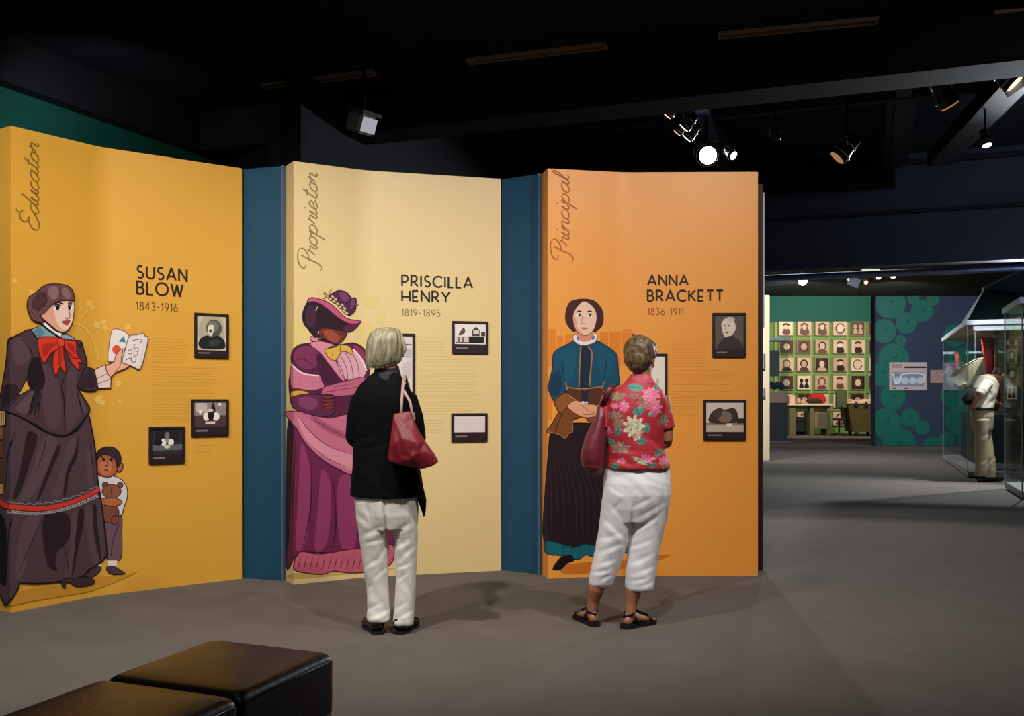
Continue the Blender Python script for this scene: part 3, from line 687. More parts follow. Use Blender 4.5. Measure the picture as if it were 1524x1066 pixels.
for q in ((226, 503, 281, 541), (226, 546, 325, 574), (226, 580, 322, 632), (290, 664, 320, 677)): PA.lines(L4, *q, 4.4, TB, 10)
panelA = PA.build('golden yellow folded panel with a woman in a dark dress and red bow', '#dda33a', [('painted_blossom', P0), ('painted_child', P1), ('painted_woman', P), ('name_lettering', L), ('script_lettering', L2), ('year_lettering', L3), ('body_text', L4)])

# ---- figure two
P = Print(PB.conv, (415, 420, 4.1))
for q in ([(60, 270), (130, 230), (160, 300), (100, 400), (60, 380)], [(250, 20), (300, 30), (290, 80), (240, 70)], [(520, 90), (600, 90), (600, 160), (520, 150)], [(460, 270), (560, 250), (580, 350), (500, 380)], [(600, 190), (650, 180), (640, 260), (600, 250)]): P.poly('#dfc67f', q)
P.T = (0, 0, 1)
P.poly('#c2a55e', [(436, 853), (500, 851), (590, 845), (640, 838), (560, 850), (440, 862)])
P.both('#6b2246', '#2a0d1c', [(440, 614), (431, 650), (427, 700), (426, 800), (428, 848), (445, 824), (500, 823), (560, 815), (586, 811), (580, 740), (562, 690), (530, 660), (480, 620)], 2)
for q in ([(448, 660), (462, 700), (460, 780), (452, 815), (440, 815), (444, 740)], [(478, 700), (492, 720), (490, 790), (480, 818), (468, 815), (474, 750)], [(505, 712), (525, 715), (530, 810), (508, 815), (502, 760)], [(545, 700), (560, 740), (570, 805), (550, 808)]): P.poly('#8d3762', q)
for q in ([(464, 690), (462, 760), (450, 818)], [(495, 705), (500, 780), (492, 822)], [(470, 770), (472, 800)], [(536, 715), (542, 770), (540, 815)], [(440, 650), (436, 740), (434, 830)]): P.line('#35112a', q, 2, taper=True)
P.poly('#2e101e', [(427, 640), (437, 630), (434, 720), (431, 800), (427, 810)])
P.both('#bd5a70', '#4d1526', [(437, 846), (446, 822), (470, 825), (492, 823), (520, 818), (560, 815), (584, 811), (586, 830), (577, 843), (550, 851), (520, 853), (497, 850), (480, 855), (455, 853)], 1.6)
for x in range(446, 580, 9): P.line('#7c2b40', [(x+2, 828), (x-1, 840), (x-3, 847)], 1.6, taper=True)
for x in range(450, 580, 13): P.line('#d98092', [(x+2, 829), (x, 844)], 1.6, taper=True)
P.T = (415, 420, 4.1)
P.both('#551c3a', '#240c18', [(100, 400), (140, 378), (190, 373), (245, 345), (345, 380), (420, 375), (452, 370), (502, 390), (532, 432), (548, 500), (552, 560), (520, 700), (470, 800), (300, 832), (200, 790), (92, 762), (70, 700), (64, 600), (80, 520), (76, 450)], 6)
P.poly('#7a2f55', [(110, 410), (160, 390), (230, 400), (250, 470), (200, 530), (130, 520), (90, 460)]); P.poly('#8e2f50', [(450, 385), (495, 400), (525, 450), (520, 500), (480, 450)]); P.poly('#471633', [(230, 440), (300, 470), (370, 590), (300, 620), (250, 560)])
P.line('#2c0e1e', [(95, 480), (150, 470), (220, 520)], 6, taper=True); P.line('#2c0e1e', [(240, 400), (270, 480), (260, 560)], 6, taper=True)
P.both('#c8748c', '#5b1c34', [(80, 505), (112, 535), (160, 562), (245, 570), (262, 605), (276, 640), (200, 662), (130, 652), (80, 642), (72, 570)], 5); P.line('#f0ccd4', [(78, 500), (112, 536), (160, 562), (245, 572)], 9)
for x in (100, 130, 160, 190, 220, 245): P.line('#8c3a54', [(x, 575), (x+4, 640)], 5, taper=True)
P.both('#cf9f3e', '#5d3b10', [(80, 668), (130, 660), (172, 670), (192, 692), (190, 714), (150, 690), (92, 748), (76, 700)], 4)
P.both('#d5899c', '#5b1c34', [(190, 378), (242, 358), (345, 385), (302, 402), (340, 470), (400, 590), (380, 596), (312, 510), (250, 430)], 4)
P.both('#d8a3ae', '#6a2a3e', [(345, 400), (430, 398), (500, 465), (532, 540), (500, 590), (400, 592), (352, 480)], 4)
for q in ([(370, 440), (410, 520), (420, 590)], [(400, 420), (440, 500), (455, 590)], [(440, 420), (480, 500), (490, 590)], [(352, 470), (385, 540), (400, 590)]): P.line('#8f4a60', q, 5)
P.line('#f3dce0', [(455, 410), (505, 470), (534, 540)], 8)
P.both('#d7ad48', '#5d3b10', [(280, 412), (330, 400), (376, 382), (432, 393), (452, 445), (420, 428), (382, 426), (345, 478), (300, 458)], 5); P.line('#8a651c', [(376, 385), (372, 425)], 6); P.line('#8a651c', [(330, 405), (325, 450)], 4)
P.both('#c16a84', '#5b1c34', [(40, 800), (100, 788), (200, 800), (300, 832), (440, 800), (520, 800), (600, 900), (580, 1100), (460, 1170), (380, 1150), (260, 1080), (160, 980), (100, 880)], 6)
P.poly('#d58a9c', [(110, 820), (180, 900), (300, 1000), (480, 1060), (560, 1040), (560, 1100), (460, 1150), (370, 1120), (250, 1050), (160, 950)]); P.poly('#a5506c', [(200, 810), (320, 880), (470, 950), (490, 990), (330, 930), (220, 860)])
for q in ([(105, 800), (180, 900), (300, 1000), (480, 1062)], [(130, 800), (260, 870), (380, 930), (490, 960)], [(180, 980), (300, 1080), (440, 1140)]): P.line('#6d2740', q, 5, taper=True)
P.both('#b9607c', '#5b1c34', [(265, 650), (310, 628), (440, 597), (530, 585), (530, 680), (440, 690), (320, 700), (262, 702)], 5); P.line('#7f3450', [(275, 672), (380, 655), (520, 635)], 5); P.line('#7f3450', [(330, 640), (440, 620)], 4)
P.both('#5c2444', '#240c18', [(85, 702), (170, 682), (250, 688), (332, 690), (340, 760), (330, 802), (270, 824), (180, 806), (110, 782), (82, 750)], 5)
P.poly('#7d3a5e', [(120, 710), (200, 700), (240, 740), (200, 780), (130, 760)])
for k in range(4): P.both('#7c2a36', '#2b0c14', ell(300, 702+k*22, 38, 11, 12, -.12), 4)
P.both('#6c2c26', '#240c14', [(245, 280), (300, 272), (400, 300), (413, 315), (402, 340), (380, 365), (345, 380), (300, 362), (258, 342), (244, 320)], 5); P.poly('#9c4a3a', [(270, 300), (330, 300), (370, 340), (345, 368), (300, 350)]); P.poly('#a23c30', ell(368, 336, 16, 6, 8, -.4))
P.both('#2a1320', '#14070e', [(175, 122), (212, 115), (280, 150), (330, 190), (400, 240), (440, 252), (498, 238), (470, 282), (430, 306), (400, 302), (330, 285), (262, 282), (242, 300), (246, 335), (215, 330), (180, 290), (150, 250), (144, 200), (154, 160)], 5)
P.poly('#431f35', [(170, 160), (210, 150), (230, 220), (200, 280), (165, 240)]); P.line('#c9b8b0', [(236, 150), (222, 176)], 5)
P.poly('#5b1d3e', [(498, 240), (470, 285), (430, 306), (395, 298), (400, 270), (445, 258)])
P.both('#c0557a', '#4d1230', [(175, 122), (178, 105), (200, 94), (240, 101), (300, 124), (350, 162), (395, 208), (432, 228), (499, 238), (486, 252), (445, 257), (400, 242), (348, 208), (298, 166), (250, 132), (210, 118)], 5)
P.both('#4f1f47', '#210a1e', [(310, 78), (345, 58), (362, 52), (402, 57), (430, 80), (442, 100), (468, 97), (471, 140), (464, 175), (442, 196), (425, 202), (398, 172), (350, 132), (318, 105)], 5); P.poly('#7b3a6c', [(370, 62), (405, 66), (425, 95), (400, 120), (375, 95)]); P.poly('#7b3a6c', [(440, 110), (462, 108), (455, 150), (435, 165)])
for (x, y) in ((290, 85), (312, 102), (335, 118), (358, 132), (345, 105), (372, 152), (395, 175), (412, 188), (385, 140), (400, 160), (325, 88)):
    P.both('#cdb07c', '#6b4a2a', ell(x, y, 12, 8, 8, .6), 3)
for q in ([(285, 90), (272, 60), (290, 70)], [(300, 80), (318, 38)], [(280, 100), (262, 95)], [(465, 135), (486, 137)]): P.line('#a5854a', q, 5)
P.both('#cf8a96', '#5b1c34', [(196, 330), (215, 338), (240, 338), (238, 358), (205, 360), (190, 345)], 4); P.line('#e9d9c8', [(240, 300), (238, 322)], 5)
P.line('#1b0a10', [(262, 342), (345, 384)], 7)
L = Print(PB.conv)
PB.text(L, 'PRISCILLA', 598.5, 426, 703, 16, .0155, '#1f1512'); PB.text(L, 'HENRY', 598.5, 448, 669, 15.5, .0155, '#1f1512'); L3 = Print(PB.conv); PB.text(L3, '1819-1895', 598, 470, 655, 10, .006, '#6a5a34')
L2 = Print(PB.conv); PB.script(L2, 'Proprietor', 472, 404, 260, 12, .0065, '#8a7c48')
L4 = Print(PB.conv)
for q in ((624, 508, 667, 526), (624, 530, 712, 547), (624, 551, 713, 578), (624, 582, 714, 618), (624, 626, 664, 646)): PB.lines(L4, *q, 4.2, '#d6bb80', 8)
panelB = PB.build('pale cream folded panel with a woman in a plum dress and hat', '#e2c68c', [('painted_woman', P), ('name_lettering', L), ('script_lettering', L2), ('year_lettering', L3), ('body_text', L4)])

# ---- figure three
P = Print(PC.conv, (0, 0, 1))
for (x0, y0, x1, y1) in ((816, 490, 827, 545), (829, 500, 838, 543), (841, 498, 850, 540), (893, 495, 905, 545), (907, 494, 924, 545), (926, 490, 940, 544), (943, 498, 952, 545), (862, 500, 880, 520), (816, 560, 826, 600), (816, 600, 822, 625), (940, 505, 949, 545)): P.poly('#e0802c', [(x0, y0), (x1, y0), (x1, y1), (x0, y1)], False)
P.poly('#c96f22', [(832, 845), (860, 838), (940, 832), (1000, 826), (940, 845), (850, 855)])
SK3 = '#21131a'
P.both(SK3, '#0c0709', [(822, 640), (816, 680), (811, 740), (810, 808), (840, 811), (860, 814), (895, 811), (936, 807), (932, 740), (925, 690), (900, 640), (860, 630)], 1.6)
for x in range(820, 932, 9): P.line('#33212b', [(850+(x-875)*.6, 665), (x, 735), (x+1, 805)], 1.5, taper=True)
P.both('#12626d', '#0a2d33', [(811, 806), (824, 807), (839, 811), (850, 815), (860, 814), (872, 810), (884, 812), (936, 807), (936, 822), (890, 826), (881, 829), (872, 826), (860, 833), (846, 829), (832, 827), (820, 826), (811, 821)], 1.4)
for x in (824, 838, 850, 862, 876, 890, 905, 920): P.line('#0b434b', [(x, 811), (x+1, 824)], 1.3)
P.poly('#140c0d', [(822, 847), (828, 836), (836, 829), (850, 826), (854, 835), (845, 838), (836, 847), (827, 849)])
P.T = (800, 430, 4.636)
T1, BR = '#0f4a63', '#57301c'
P.both('#7a4620', '#2f1808', [(65, 980), (100, 930), (150, 850), (210, 825), (300, 880), (240, 912), (246, 985), (215, 1000), (190, 1036), (150, 1010), (85, 996)], 6)
P.line('#b0713a', [(68, 984), (150, 1006), (190, 1032), (214, 998), (242, 982), (238, 912)], 5); P.line('#3a1f0d', [(170, 860), (140, 930), (120, 1000)], 6)
P.both('#7a4620', '#2f1808', [(330, 880), (400, 890), (400, 930), (360, 925)], 5)
P.both(T1, '#06222f', [(250, 360), (200, 385), (150, 410), (108, 450), (101, 550), (80, 640), (72, 682), (92, 735), (120, 775), (200, 725), (205, 700), (440, 700), (500, 690), (562, 660), (560, 600), (553, 490), (546, 455), (520, 425), (470, 390), (415, 360), (380, 378), (320, 392), (275, 380)], 6)
P.poly('#125168', [(150, 440), (220, 400), (270, 420), (260, 560), (230, 640), (190, 620), (180, 520)]); P.poly('#125168', [(400, 400), (460, 410), (520, 450), (530, 560), (470, 640), (420, 560)]); P.poly('#0a374d', [(100, 600), (150, 560), (170, 650), (150, 720), (110, 740), (80, 690)])
P.line('#06222f', [(180, 470), (175, 560), (195, 650)], 5, taper=True); P.line('#06222f', [(480, 450), (470, 560), (450, 650)], 5, taper=True)
P.poly('#14283c', [(305, 398), (345, 398), (362, 440), (355, 790), (300, 790), (292, 600)]); 
for k in range(6): P.poly('#2b4560', ell(325, 430+k*55, 5, 5, 8))
P.both(BR, '#2f1808', [(205, 692), (296, 690), (300, 790), (255, 790), (215, 760)], 4); P.both(BR, '#2f1808', [(355, 690), (450, 688), (430, 790), (352, 790)], 4)
for q in ([(298, 398), (290, 520), (286, 675)], [(345, 398), (375, 440), (368, 540), (355, 672)], [(200, 680), (320, 690), (450, 672)], [(192, 640), (205, 700)], [(457, 640), (445, 690)]): P.line('#b9713a', q, 8)
P.both('#8d5224', '#2f1808', [(118, 770), (190, 716), (232, 740), (263, 770), (210, 810), (160, 862), (128, 820)], 5); P.line('#c8884a', [(215, 735), (262, 772), (205, 815)], 5)
P.both('#dfa07b', '#6d3a26', [(205, 812), (260, 770), (330, 795), (400, 802), (420, 850), (398, 882), (320, 888), (262, 862)], 5); P.line('#8c5138', [(300, 800), (360, 850), (395, 855)], 4); P.line('#8c5138', [(310, 870), (395, 868)], 4); P.poly('#d8c8ba', ell(312, 785, 12, 10)); P.poly('#d8c8ba', ell(338, 785, 10, 8))
P.both('#ecdcd6', '#7d5a52', [(250, 318), (290, 322), (345, 330), (402, 308), (411, 340), (388, 372), (320, 391), (272, 378), (244, 345)], 5)
P.poly('#d3916f', [(275, 315), (385, 318), (372, 350), (322, 366), (288, 350)]); P.poly('#5777a8', ell(278, 342, 9, 16, 8, -.4)); P.poly('#5777a8', ell(383, 338, 9, 16, 8, .4))
P.both('#43191c', '#1e090b', [(250, 78), (320, 70), (382, 80), (422, 112), (446, 152), (453, 210), (442, 255), (412, 285), (380, 290), (330, 200), (262, 290), (234, 282), (205, 246), (192, 202), (198, 150), (215, 102)], 5)
P.both('#e9bfa6', '#6d3a2c', [(322, 85), (370, 112), (398, 150), (408, 200), (396, 258), (378, 295), (350, 318), (320, 323), (290, 312), (262, 282), (246, 232), (243, 190), (256, 150), (285, 108)], 4)
P.poly('#d69e84', [(246, 200), (262, 200), (275, 270), (310, 312), (290, 310), (262, 280)])
for sx in (285, 358): P.line('#2b1012', [(sx-14, 160), (sx, 154), (sx+16, 160)], 9); P.poly('#ffffff', ell(sx, 184, 17, 9)); P.poly('#20100f', ell(sx+2, 184, 9, 9, 8)); P.line('#4a2420', [(sx-16, 178), (sx, 172), (sx+16, 180)], 4)
P.line('#9a5a48', [(308, 190), (303, 232), (312, 242), (322, 238)], 4); P.poly('#c8775e', [(298, 270), (320, 266), (348, 272), (335, 281), (312, 282)]); P.line('#2a0f12', [(322, 74), (322, 86)], 3)
L = Print(PC.conv)
PC.text(L, 'ANNA', 964, 425, 1024, 15, .0155, '#2a130c'); PC.text(L, 'BRACKETT', 964, 448, 1076, 15.5, .0155, '#2a130c'); L3 = Print(PC.conv); PC.text(L3, '1836-1911', 964, 469, 1017, 10, .0065, '#8a4a18')
L2 = Print(PC.conv); PC.script(L2, 'Principal', 847, 390, 262, 11.5, .0065, '#a8621c')
L4 = Print(PC.conv)
for q in ((1000, 507, 1052, 546), (1000, 551, 1093, 577), (1000, 582, 1094, 592), (1000, 592, 1040, 622)): PC.lines(L4, *q, 4.2, '#dd8f3a', 8)
panelC = PC.build('orange folded panel with a woman in a teal jacket and black skirt', '#eb9a3e', [('painted_woman', P), ('name_lettering', L), ('script_lettering', L2), ('year_lettering', L3), ('body_text', L4)])

# blue connecting boards and dark rear board
def conn(p, q, label):
    r = empty('connecting_board', ((p[0]+q[0])/2, (p[1]+q[1])/2, 0)); tag(r, label, 'board', 'blue boards between the panels')
    p = Vector((*p, 0)); q = Vector((*q, 0)); d = q-p; n = Vector((-d.y, d.x, 0)).normalized(); c = (p+q)/2+n*.03
    bm = bmesh.new(); box(bm, (c.x, c.y, 1.45), (d.length, .05, 2.9), math.atan2(d.y, d.x)); mk('board', bm, mat('#11445f', .6, noise=.04, nscale=2), r, world=True)
    bm = bmesh.new(); c2 = p+d*.985-n*.004; box(bm, (c2.x, c2.y, 1.45), (.016, .02, 2.9), math.atan2(d.y, d.x)); mk('edge_strip', bm, mat('#4a6478', .5), r, world=True)
a = PA.pl[-1]; b = PB.pl[0]; conn((a.x+.004, a.y+.02), (b.x-.012, b.y-.01), 'tall blue board joining the yellow and cream panels')
a = PB.pl[-1]; b = PC.pl[0]; conn((a.x+.004, a.y+.02), (b.x-.012, b.y-.01), 'tall blue board joining the cream and orange panels')
bm = bmesh.new(); xr = (1134-762)*7.12/F
box(bm, ((xr+1.0)/2, 7.12, 1.43), (xr-1.0, .06, 2.86)); mk_ = mk('rear_board', bm, mat('#2a1410', .6)); tag(mk_, 'dark brown board edge behind the right side of orange panel', 'board')
bm = bmesh.new(); box(bm, (xr+.006, 7.12, 2.3), (.012, .05, 1.0)); mk('edge_strip', bm, mat('#b8b0bc', .4), mk_, world=True)

# ------------------------------------------------------------ framed photographs on the panels
def framed(panel, x0, y0, x1, y1, art, label, cap=.13):
    u0, z0 = panel.conv(x0, y0); u1, z1b = panel.conv(x1, y1); _, z1 = panel.conv(x0, y0+(y1-y0))
    z1 = z1b; W = u1-u0; H = z0-z1
    c = panel.at((u0+u1)/2); n = panel.nrm((u0+u1)/2); ex = Vector((-n.y, n.x, 0)); th = .018
    o = Vector((c.x, c.y, z1))+Vector((n.x, n.y, 0))*.001
    r = empty('framed_photograph', o, math.atan2(ex.y, ex.x)); tag(r, label, 'photograph', 'framed photographs on the display panels')
    f = .018; bm = bmesh.new()
    for (cx, cz, sx, sz) in ((0, f/2, W, f), (0, H-f/2, W, f), (-W/2+f/2, H/2, f, H-2*f), (W/2-f/2, H/2, f, H-2*f)): box(bm, (cx, -th/2, cz), (sx, th, sz), bev=.002)
    mk('frame', bm, mat('#1d0f10', .5), r)
    bm = bmesh.new(); box(bm, (0, -.005, H/2), (W-2*f, .008, H-2*f)); mk('backing', bm, mat('#241517', .6), r)
    P = Print(); w, h = W-2*f, H-2*f
    hh = h*(1-cap); P.poly('#2a1a1b', [(0, 0), (w, 0), (w, h), (0, h)], False)
    for cc, pts, sm in art: P.poly(cc, [(min(max(p[0], 0), 1)*w, min(max(p[1], 0), 1)*hh) for p in (crom(pts, True) if sm else pts)], False)
    if cap:
        P.poly('#7f6f6c', [(w*.05, hh+(h-hh)*.45), (w*.42, hh+(h-hh)*.45), (w*.42, hh+(h-hh)*.7), (w*.05, hh+(h-hh)*.7)], False)
    mk('print', flat_to(P, (-w/2, -.0095, H-f), (1, 0, 0), (0, 0, 1)), P.mats, r)
R4 = [(0, 0), (1, 0), (1, 1), (0, 1)]
def rc(a, b, c, d): return [(a, b), (c, b), (c, d), (a, d)]
def E(a, b, c, d, r=0): return ell(a, b, c, d, 14, r)
framed(PA, 288.5, 465.5, 339.5, 533.5, [('#cbb99f', R4, 0), ('#b3a48c', E(.5, .45, .45, .5), 1), ('#4e524a', E(.58, .36, .27, .26), 1), ('#6f7269', E(.55, .3, .2, .16), 1), ('#ded0bb', [(.4, .28), (.55, .26), (.58, .38), (.5, .58), (.4, .54), (.36, .4)], 1), ('#39352f', [(.4, .42), (.52, .4), (.46, .5)], 1), ('#1a1e1b', [(.05, .85), (.12, .66), (.35, .57), (.5, .62), (.7, .56), (.92, .68), (.97, .9), (.8, .97), (.2, .97)], 1), ('#353a34', [(.4, .75), (.6, .68), (.8, .74), (.5, .9)], 1)], 'framed portrait of a person with a shawl on the yellow panel')
framed(PA, 284, 594.5, 339.5, 648.5, [('#8f7f7b', R4, 0), ('#4c3438', rc(0, .55, 1, 1), 0), ('#c2b3ac', rc(.05, .05, .4, .4), 0), ('#e6dcd4', E(.2, .4, .06, .08), 1), ('#e6dcd4', E(.8, .1, .05, .06), 1), ('#1d1418', [(.5, .4), (.58, .05), (.62, .05), (.66, .45)], 1), ('#efe4dd', E(.38, .6, .1, .17), 1), ('#efe4dd', E(.68, .6, .11, .17), 1), ('#1b1014', E(.52, .55, .1, .2), 1), ('#dccabd', rc(.35, .8, .65, .9), 0), ('#d2c0b8', E(.5, .35, .1, .07), 1)], 'framed group photograph, right one of the two low on the yellow panel', .22)
framed(PA, 221, 635.5, 274.5, 689, [('#2b2a2c', R4, 0), ('#5f5f62', rc(.02, .62, 1, .85), 0), ('#1a191b', rc(.1, .05, .9, .5), 0), ('#77706e', E(.5, .25, .08, .15), 1), ('#e9e4df', E(.38, .52, .09, .15), 1), ('#e9e4df', E(.62, .52, .1, .13), 1), ('#cfc6c0', E(.5, .7, .1, .08), 1), ('#0f0e10', E(.2, .52, .14, .14), 1), ('#8d8783', E(.5, .45, .06, .1), 1)], 'framed group photograph, left one of the two low on the yellow panel', .22)
framed(PB, 586, 496.5, 617, 601, [('#d8ccc8', R4, 0), ('#5a4c4c', rc(.3, .12, .95, .135), 0), ('#5a4c4c', rc(.3, .31, .95, .325), 0), ('#bcaeac', rc(.3, .2, .95, .3), 0), ('#c9bcb8', [(.4, .45), (.9, .4), (.9, .6), (.5, .7)], 1)], 'tall framed document partly behind the blonde woman\'s head', 0)
framed(PB, 672.5, 478, 726, 527, [('#e8dfd8', R4, 0), ('#2d2422', rc(.05, .62, .95, .95), 0), ('#cfc5be', rc(.05, .62, .45, .9), 0), ('#1a1414', rc(.5, .66, .85, .95), 0), ('#5a4f4a', [(.12, .55), (.25, .25), (.3, .2), (.34, .4), (.25, .55)], 1), ('#4a403c', rc(.56, .28, .8, .6), 0), ('#d8cec6', rc(.6, .3, .78, .5), 0), ('#3b322f', [(.6, .28), (.68, .14), (.78, .28)], 0), ('#3b322f', rc(.85, .4, .98, .6), 0), ('#6f645e', rc(.1, .66, .16, .95), 0), ('#6f645e', rc(.24, .66, .3, .95), 0)], 'framed photograph of a white house, top right on cream panel', .26)
framed(PB, 671.5, 615.5, 725, 657, [('#d9cccb', R4, 0), ('#c8baba', rc(.05, .4, .95, .42), 0)], 'framed blank pale sheet, low on the right of cream panel', .3)
framed(PC, 958, 526.5, 993, 598, [('#e9dccb', R4, 0), ('#c9b8a4', E(.6, .6, .1, .08), 1)], 'framed pale document behind the head of the floral-shirted woman', 0)
framed(PC, 1060, 466, 1110, 531.5, [('#5f504c', R4, 0), ('#dccdb8', [(.25, .45), (.22, .25), (.35, .1), (.55, .05), (.68, .2), (.72, .4), (.6, .58), (.42, .66), (.3, .58)], 1), ('#c9b9a6', E(.55, .12, .14, .07), 1), ('#7d6c62', [(.28, .3), (.36, .28), (.36, .33)], 1), ('#7d6c62', [(.45, .28), (.54, .3), (.46, .34)], 1), ('#6e5c52', [(.34, .5), (.48, .48), (.42, .54)], 1), ('#a8978a', [(.38, .3), (.4, .42), (.34, .42)], 1), ('#3a2c2b', [(.1, 1), (.2, .75), (.4, .64), (.62, .6), (.85, .75), (.98, 1)], 1)], 'framed sepia portrait, upper right on orange panel')
framed(PC, 1046.5, 595, 1110, 655, [('#cfc0b2', R4, 0), ('#8a786b', rc(0, .7, 1, .78), 0), ('#bba997', rc(0, .78, 1, 1), 0), ('#3a2c28', [(.1, .7), (.15, .35), (.35, .2), (.5, .25), (.75, .2), (.85, .45), (.8, .7)], 1), ('#7a6455', E(.5, .5, .2, .2), 1), ('#4a3a34', E(.3, .4, .12, .15), 1), ('#2c2120', rc(.82, .55, 1, .72), 0), ('#e6dacd', rc(.55, .72, .7, .8), 0)], 'framed photograph of a tree-shaded house, low on orange panel', .16)
# ------------------------------------------------------------ leather seat cubes
lea = mat('#1c1213', .36, spec=.5, bump=.12, bscale=90)
def cube_seat(loc, rz, label):
    r = empty('seat_cube', loc, rz); tag(r, label, 'seat', 'black leather seat cubes')
    bm = bmesh.new(); e = .2485
    loft(bm, [(0, 0, z, e-q, e-q, k) for z, q, k in ((.242, .006, 26), (.248, .001, 26), (.30, 0, 26), (.37, 0, 26), (.412, 0, 26), (.425, .003, 24), (.435, .009, 22), (.441, .018, 20), (.4445, .03, 18), (.449, .08, 10), (.4525, .14, 6), (.454, .20, 3), (.4545, .24, 2))], 96)
    mk('cushion', bm, lea, r, smooth=True)
    bm = bmesh.new(); box(bm, (0, 0, .125), (.485, .485, .19), bev=.01); mk('base', bm, lea, r)
    for z in (.4165, .242):
        h = .2462; c = .02
        loop = [(h, -h+c), (h, h-c), (h-c, h), (-h+c, h), (-h, h-c), (-h, -h+c), (-h+c, -h), (h-c, -h), (h, -h+c)]
        bm = bmesh.new(); tube(bm, [(x, y, z) for x, y in loop], .0035, 8); mk('piping', bm, mat('#262024', .35), r, smooth=True)
    for x in (-1, 1):
        for y in (-1, 1):
            bm = bmesh.new(); loft(bm, [(x*.2, y*.2, 0, .02, .02), (x*.2, y*.2, .032, .025, .025)], 12); mk('foot', bm, black, r)
# crown corners of the right-hand cube lie about (-1.04,3.37) (-.61,3.16) (-.76,2.67) (-1.21,2.86)
rzc = -.37; cc = Vector((-.905, 3.015, 0)); st = Vector((math.sin(rzc), -math.cos(rzc), 0))*.503
cube_seat(cc, rzc, 'black leather seat cube whose whole top shows at bottom left')
cube_seat(cc+st, rzc, 'black leather seat cube running off the bottom left corner')

# ------------------------------------------------------------ display cases at the right
gl = glassmat(); steel = mat('#e8eaf0', .4, .1); dkg = mat('#0f2622', .35, spec=.6); pl = mat('#151a22', .6)
AZU = math.atan2(U.y, U.x)
def slab(bm, o, lu, lv, z0, z1, mi=0):          # a block from corner o, lu along U, lv along V
    c = o+U*lu/2+V*lv/2; box(bm, (c.x, c.y, (z0+z1)/2), (abs(lu), abs(lv), z1-z0), AZU, mi=mi)
def case(o, lu, lv, zt, label, hood, cat='display case'):
    o = Vector((*o, 0)); r = empty('display_case', o); tag(r, label, cat)
    def sub(name, f, m, par=r):
        bm = bmesh.new(); f(bm); return mk(name, bm, m, par, world=True)
    sub('base_ledge', lambda b: slab(b, o, lu, lv, .02, .10), mat('#8f8a88', .5))
    sub('recessed_foot', lambda b: slab(b, o+U*.05*math.copysign(1, lu)+V*.05, lu-.1*math.copysign(1, lu), lv-.1, 0, .02), black)
    su = math.copysign(1, lu)
    pin = o+U*su*(.55 if hood else .35)+V*.3
    sub('plinth', lambda b: slab(b, pin, lu-.9*su if hood else lu-.6*su, lv-.5, .10, 1.0), pl)
    for nm, q, a, b_ in (('front_pane', o, .012*su, lv), ('side_pane', o, lu, .012), ('rear_pane', o+U*(lu-.012*su), .012*su, lv), ('far_side_pane', o+V*(lv-.012), lu, .012)):
        sub(nm, lambda b: slab(b, q, a, b_, .10, zt), gl)
    for q in (o, o+U*lu): sub('corner_joint', lambda b: slab(b, q-V*.006-U*.006, .016, .016, .10, zt), mat('#8fa09c', .3))
    sub('top_rail', lambda b: [slab(b, o-V*.03-U*.03*su, lu+.06*su, .07, zt, zt+.075), slab(b, o-V*.03-U*.03*su, .07*su, lv+.06, zt, zt+.075),
                               slab(b, o+V*(lv-.04)-U*.03*su, lu+.06*su, .07, zt, zt+.075), slab(b, o-V*.03+U*(lu-.04*su), .07*su, lv+.06, zt, zt+.075)], steel)
    sub('light_tray', lambda b: slab(b, o, lu, lv, zt+.01, zt+.05), mat('#b9a78c', .6))
    if hood:
        bm = bmesh.new(); q0 = [o, o+U*lu, o+U*lu+V*lv, o+V*lv]; m_ = (q0[0]+q0[2])/2
        ins = o+V*.45+U*su*.5
        q1 = [ins, ins+U*(lu-1.0*su), ins+U*(lu-1.0*su)+V*(lv-.9), ins+V*(lv-.9)]
        q0 = [o, o+U*1.5, o+U*1.5+V*lv, o+V*lv]; q1 = [o+U*1.37+V*.39, o+U*1.5+V*.39, o+U*1.5+V*lv, o+U*1.0+V*1.3]; hz = [3.15, 3.15, 3.6, 3.6]
        lo = [bm.verts.new((p.x, p.y, zt+.076)) for p in q0]; hi = [bm.verts.new((p.x, p.y, z)) for p, z in zip(q1, hz)]
        bm.faces.new(lo[::-1]); bm.faces.new(hi)
        for i in range(4): bm.faces.new((lo[i], lo[(i+1) % 4], hi[(i+1) % 4], hi[i]))
        mk('hood', bm, dkg, r, world=True)
        bm = bmesh.new(); tube(bm, [Vector((*q1[k].xy, hz[k]+.01)) for k in (1, 0, 3, 2)], .022, 8); mk('hood_trim', bm, mat('#5a6462', .3, .5), r, world=True)
    else:
        sub('solid_top', lambda b: slab(b, o, lu, lv, zt+.075, zt+.10), dkg)
    return r
case((7.28, 15.3), 4.8, 3.4, 2.44, 'large glass case with dark sloping hood, man leaning at its front', True)
case((6.92, 13.45), -1.55, 3.0, 2.46, 'glass case with pale top rail cut by the right picture edge', False)
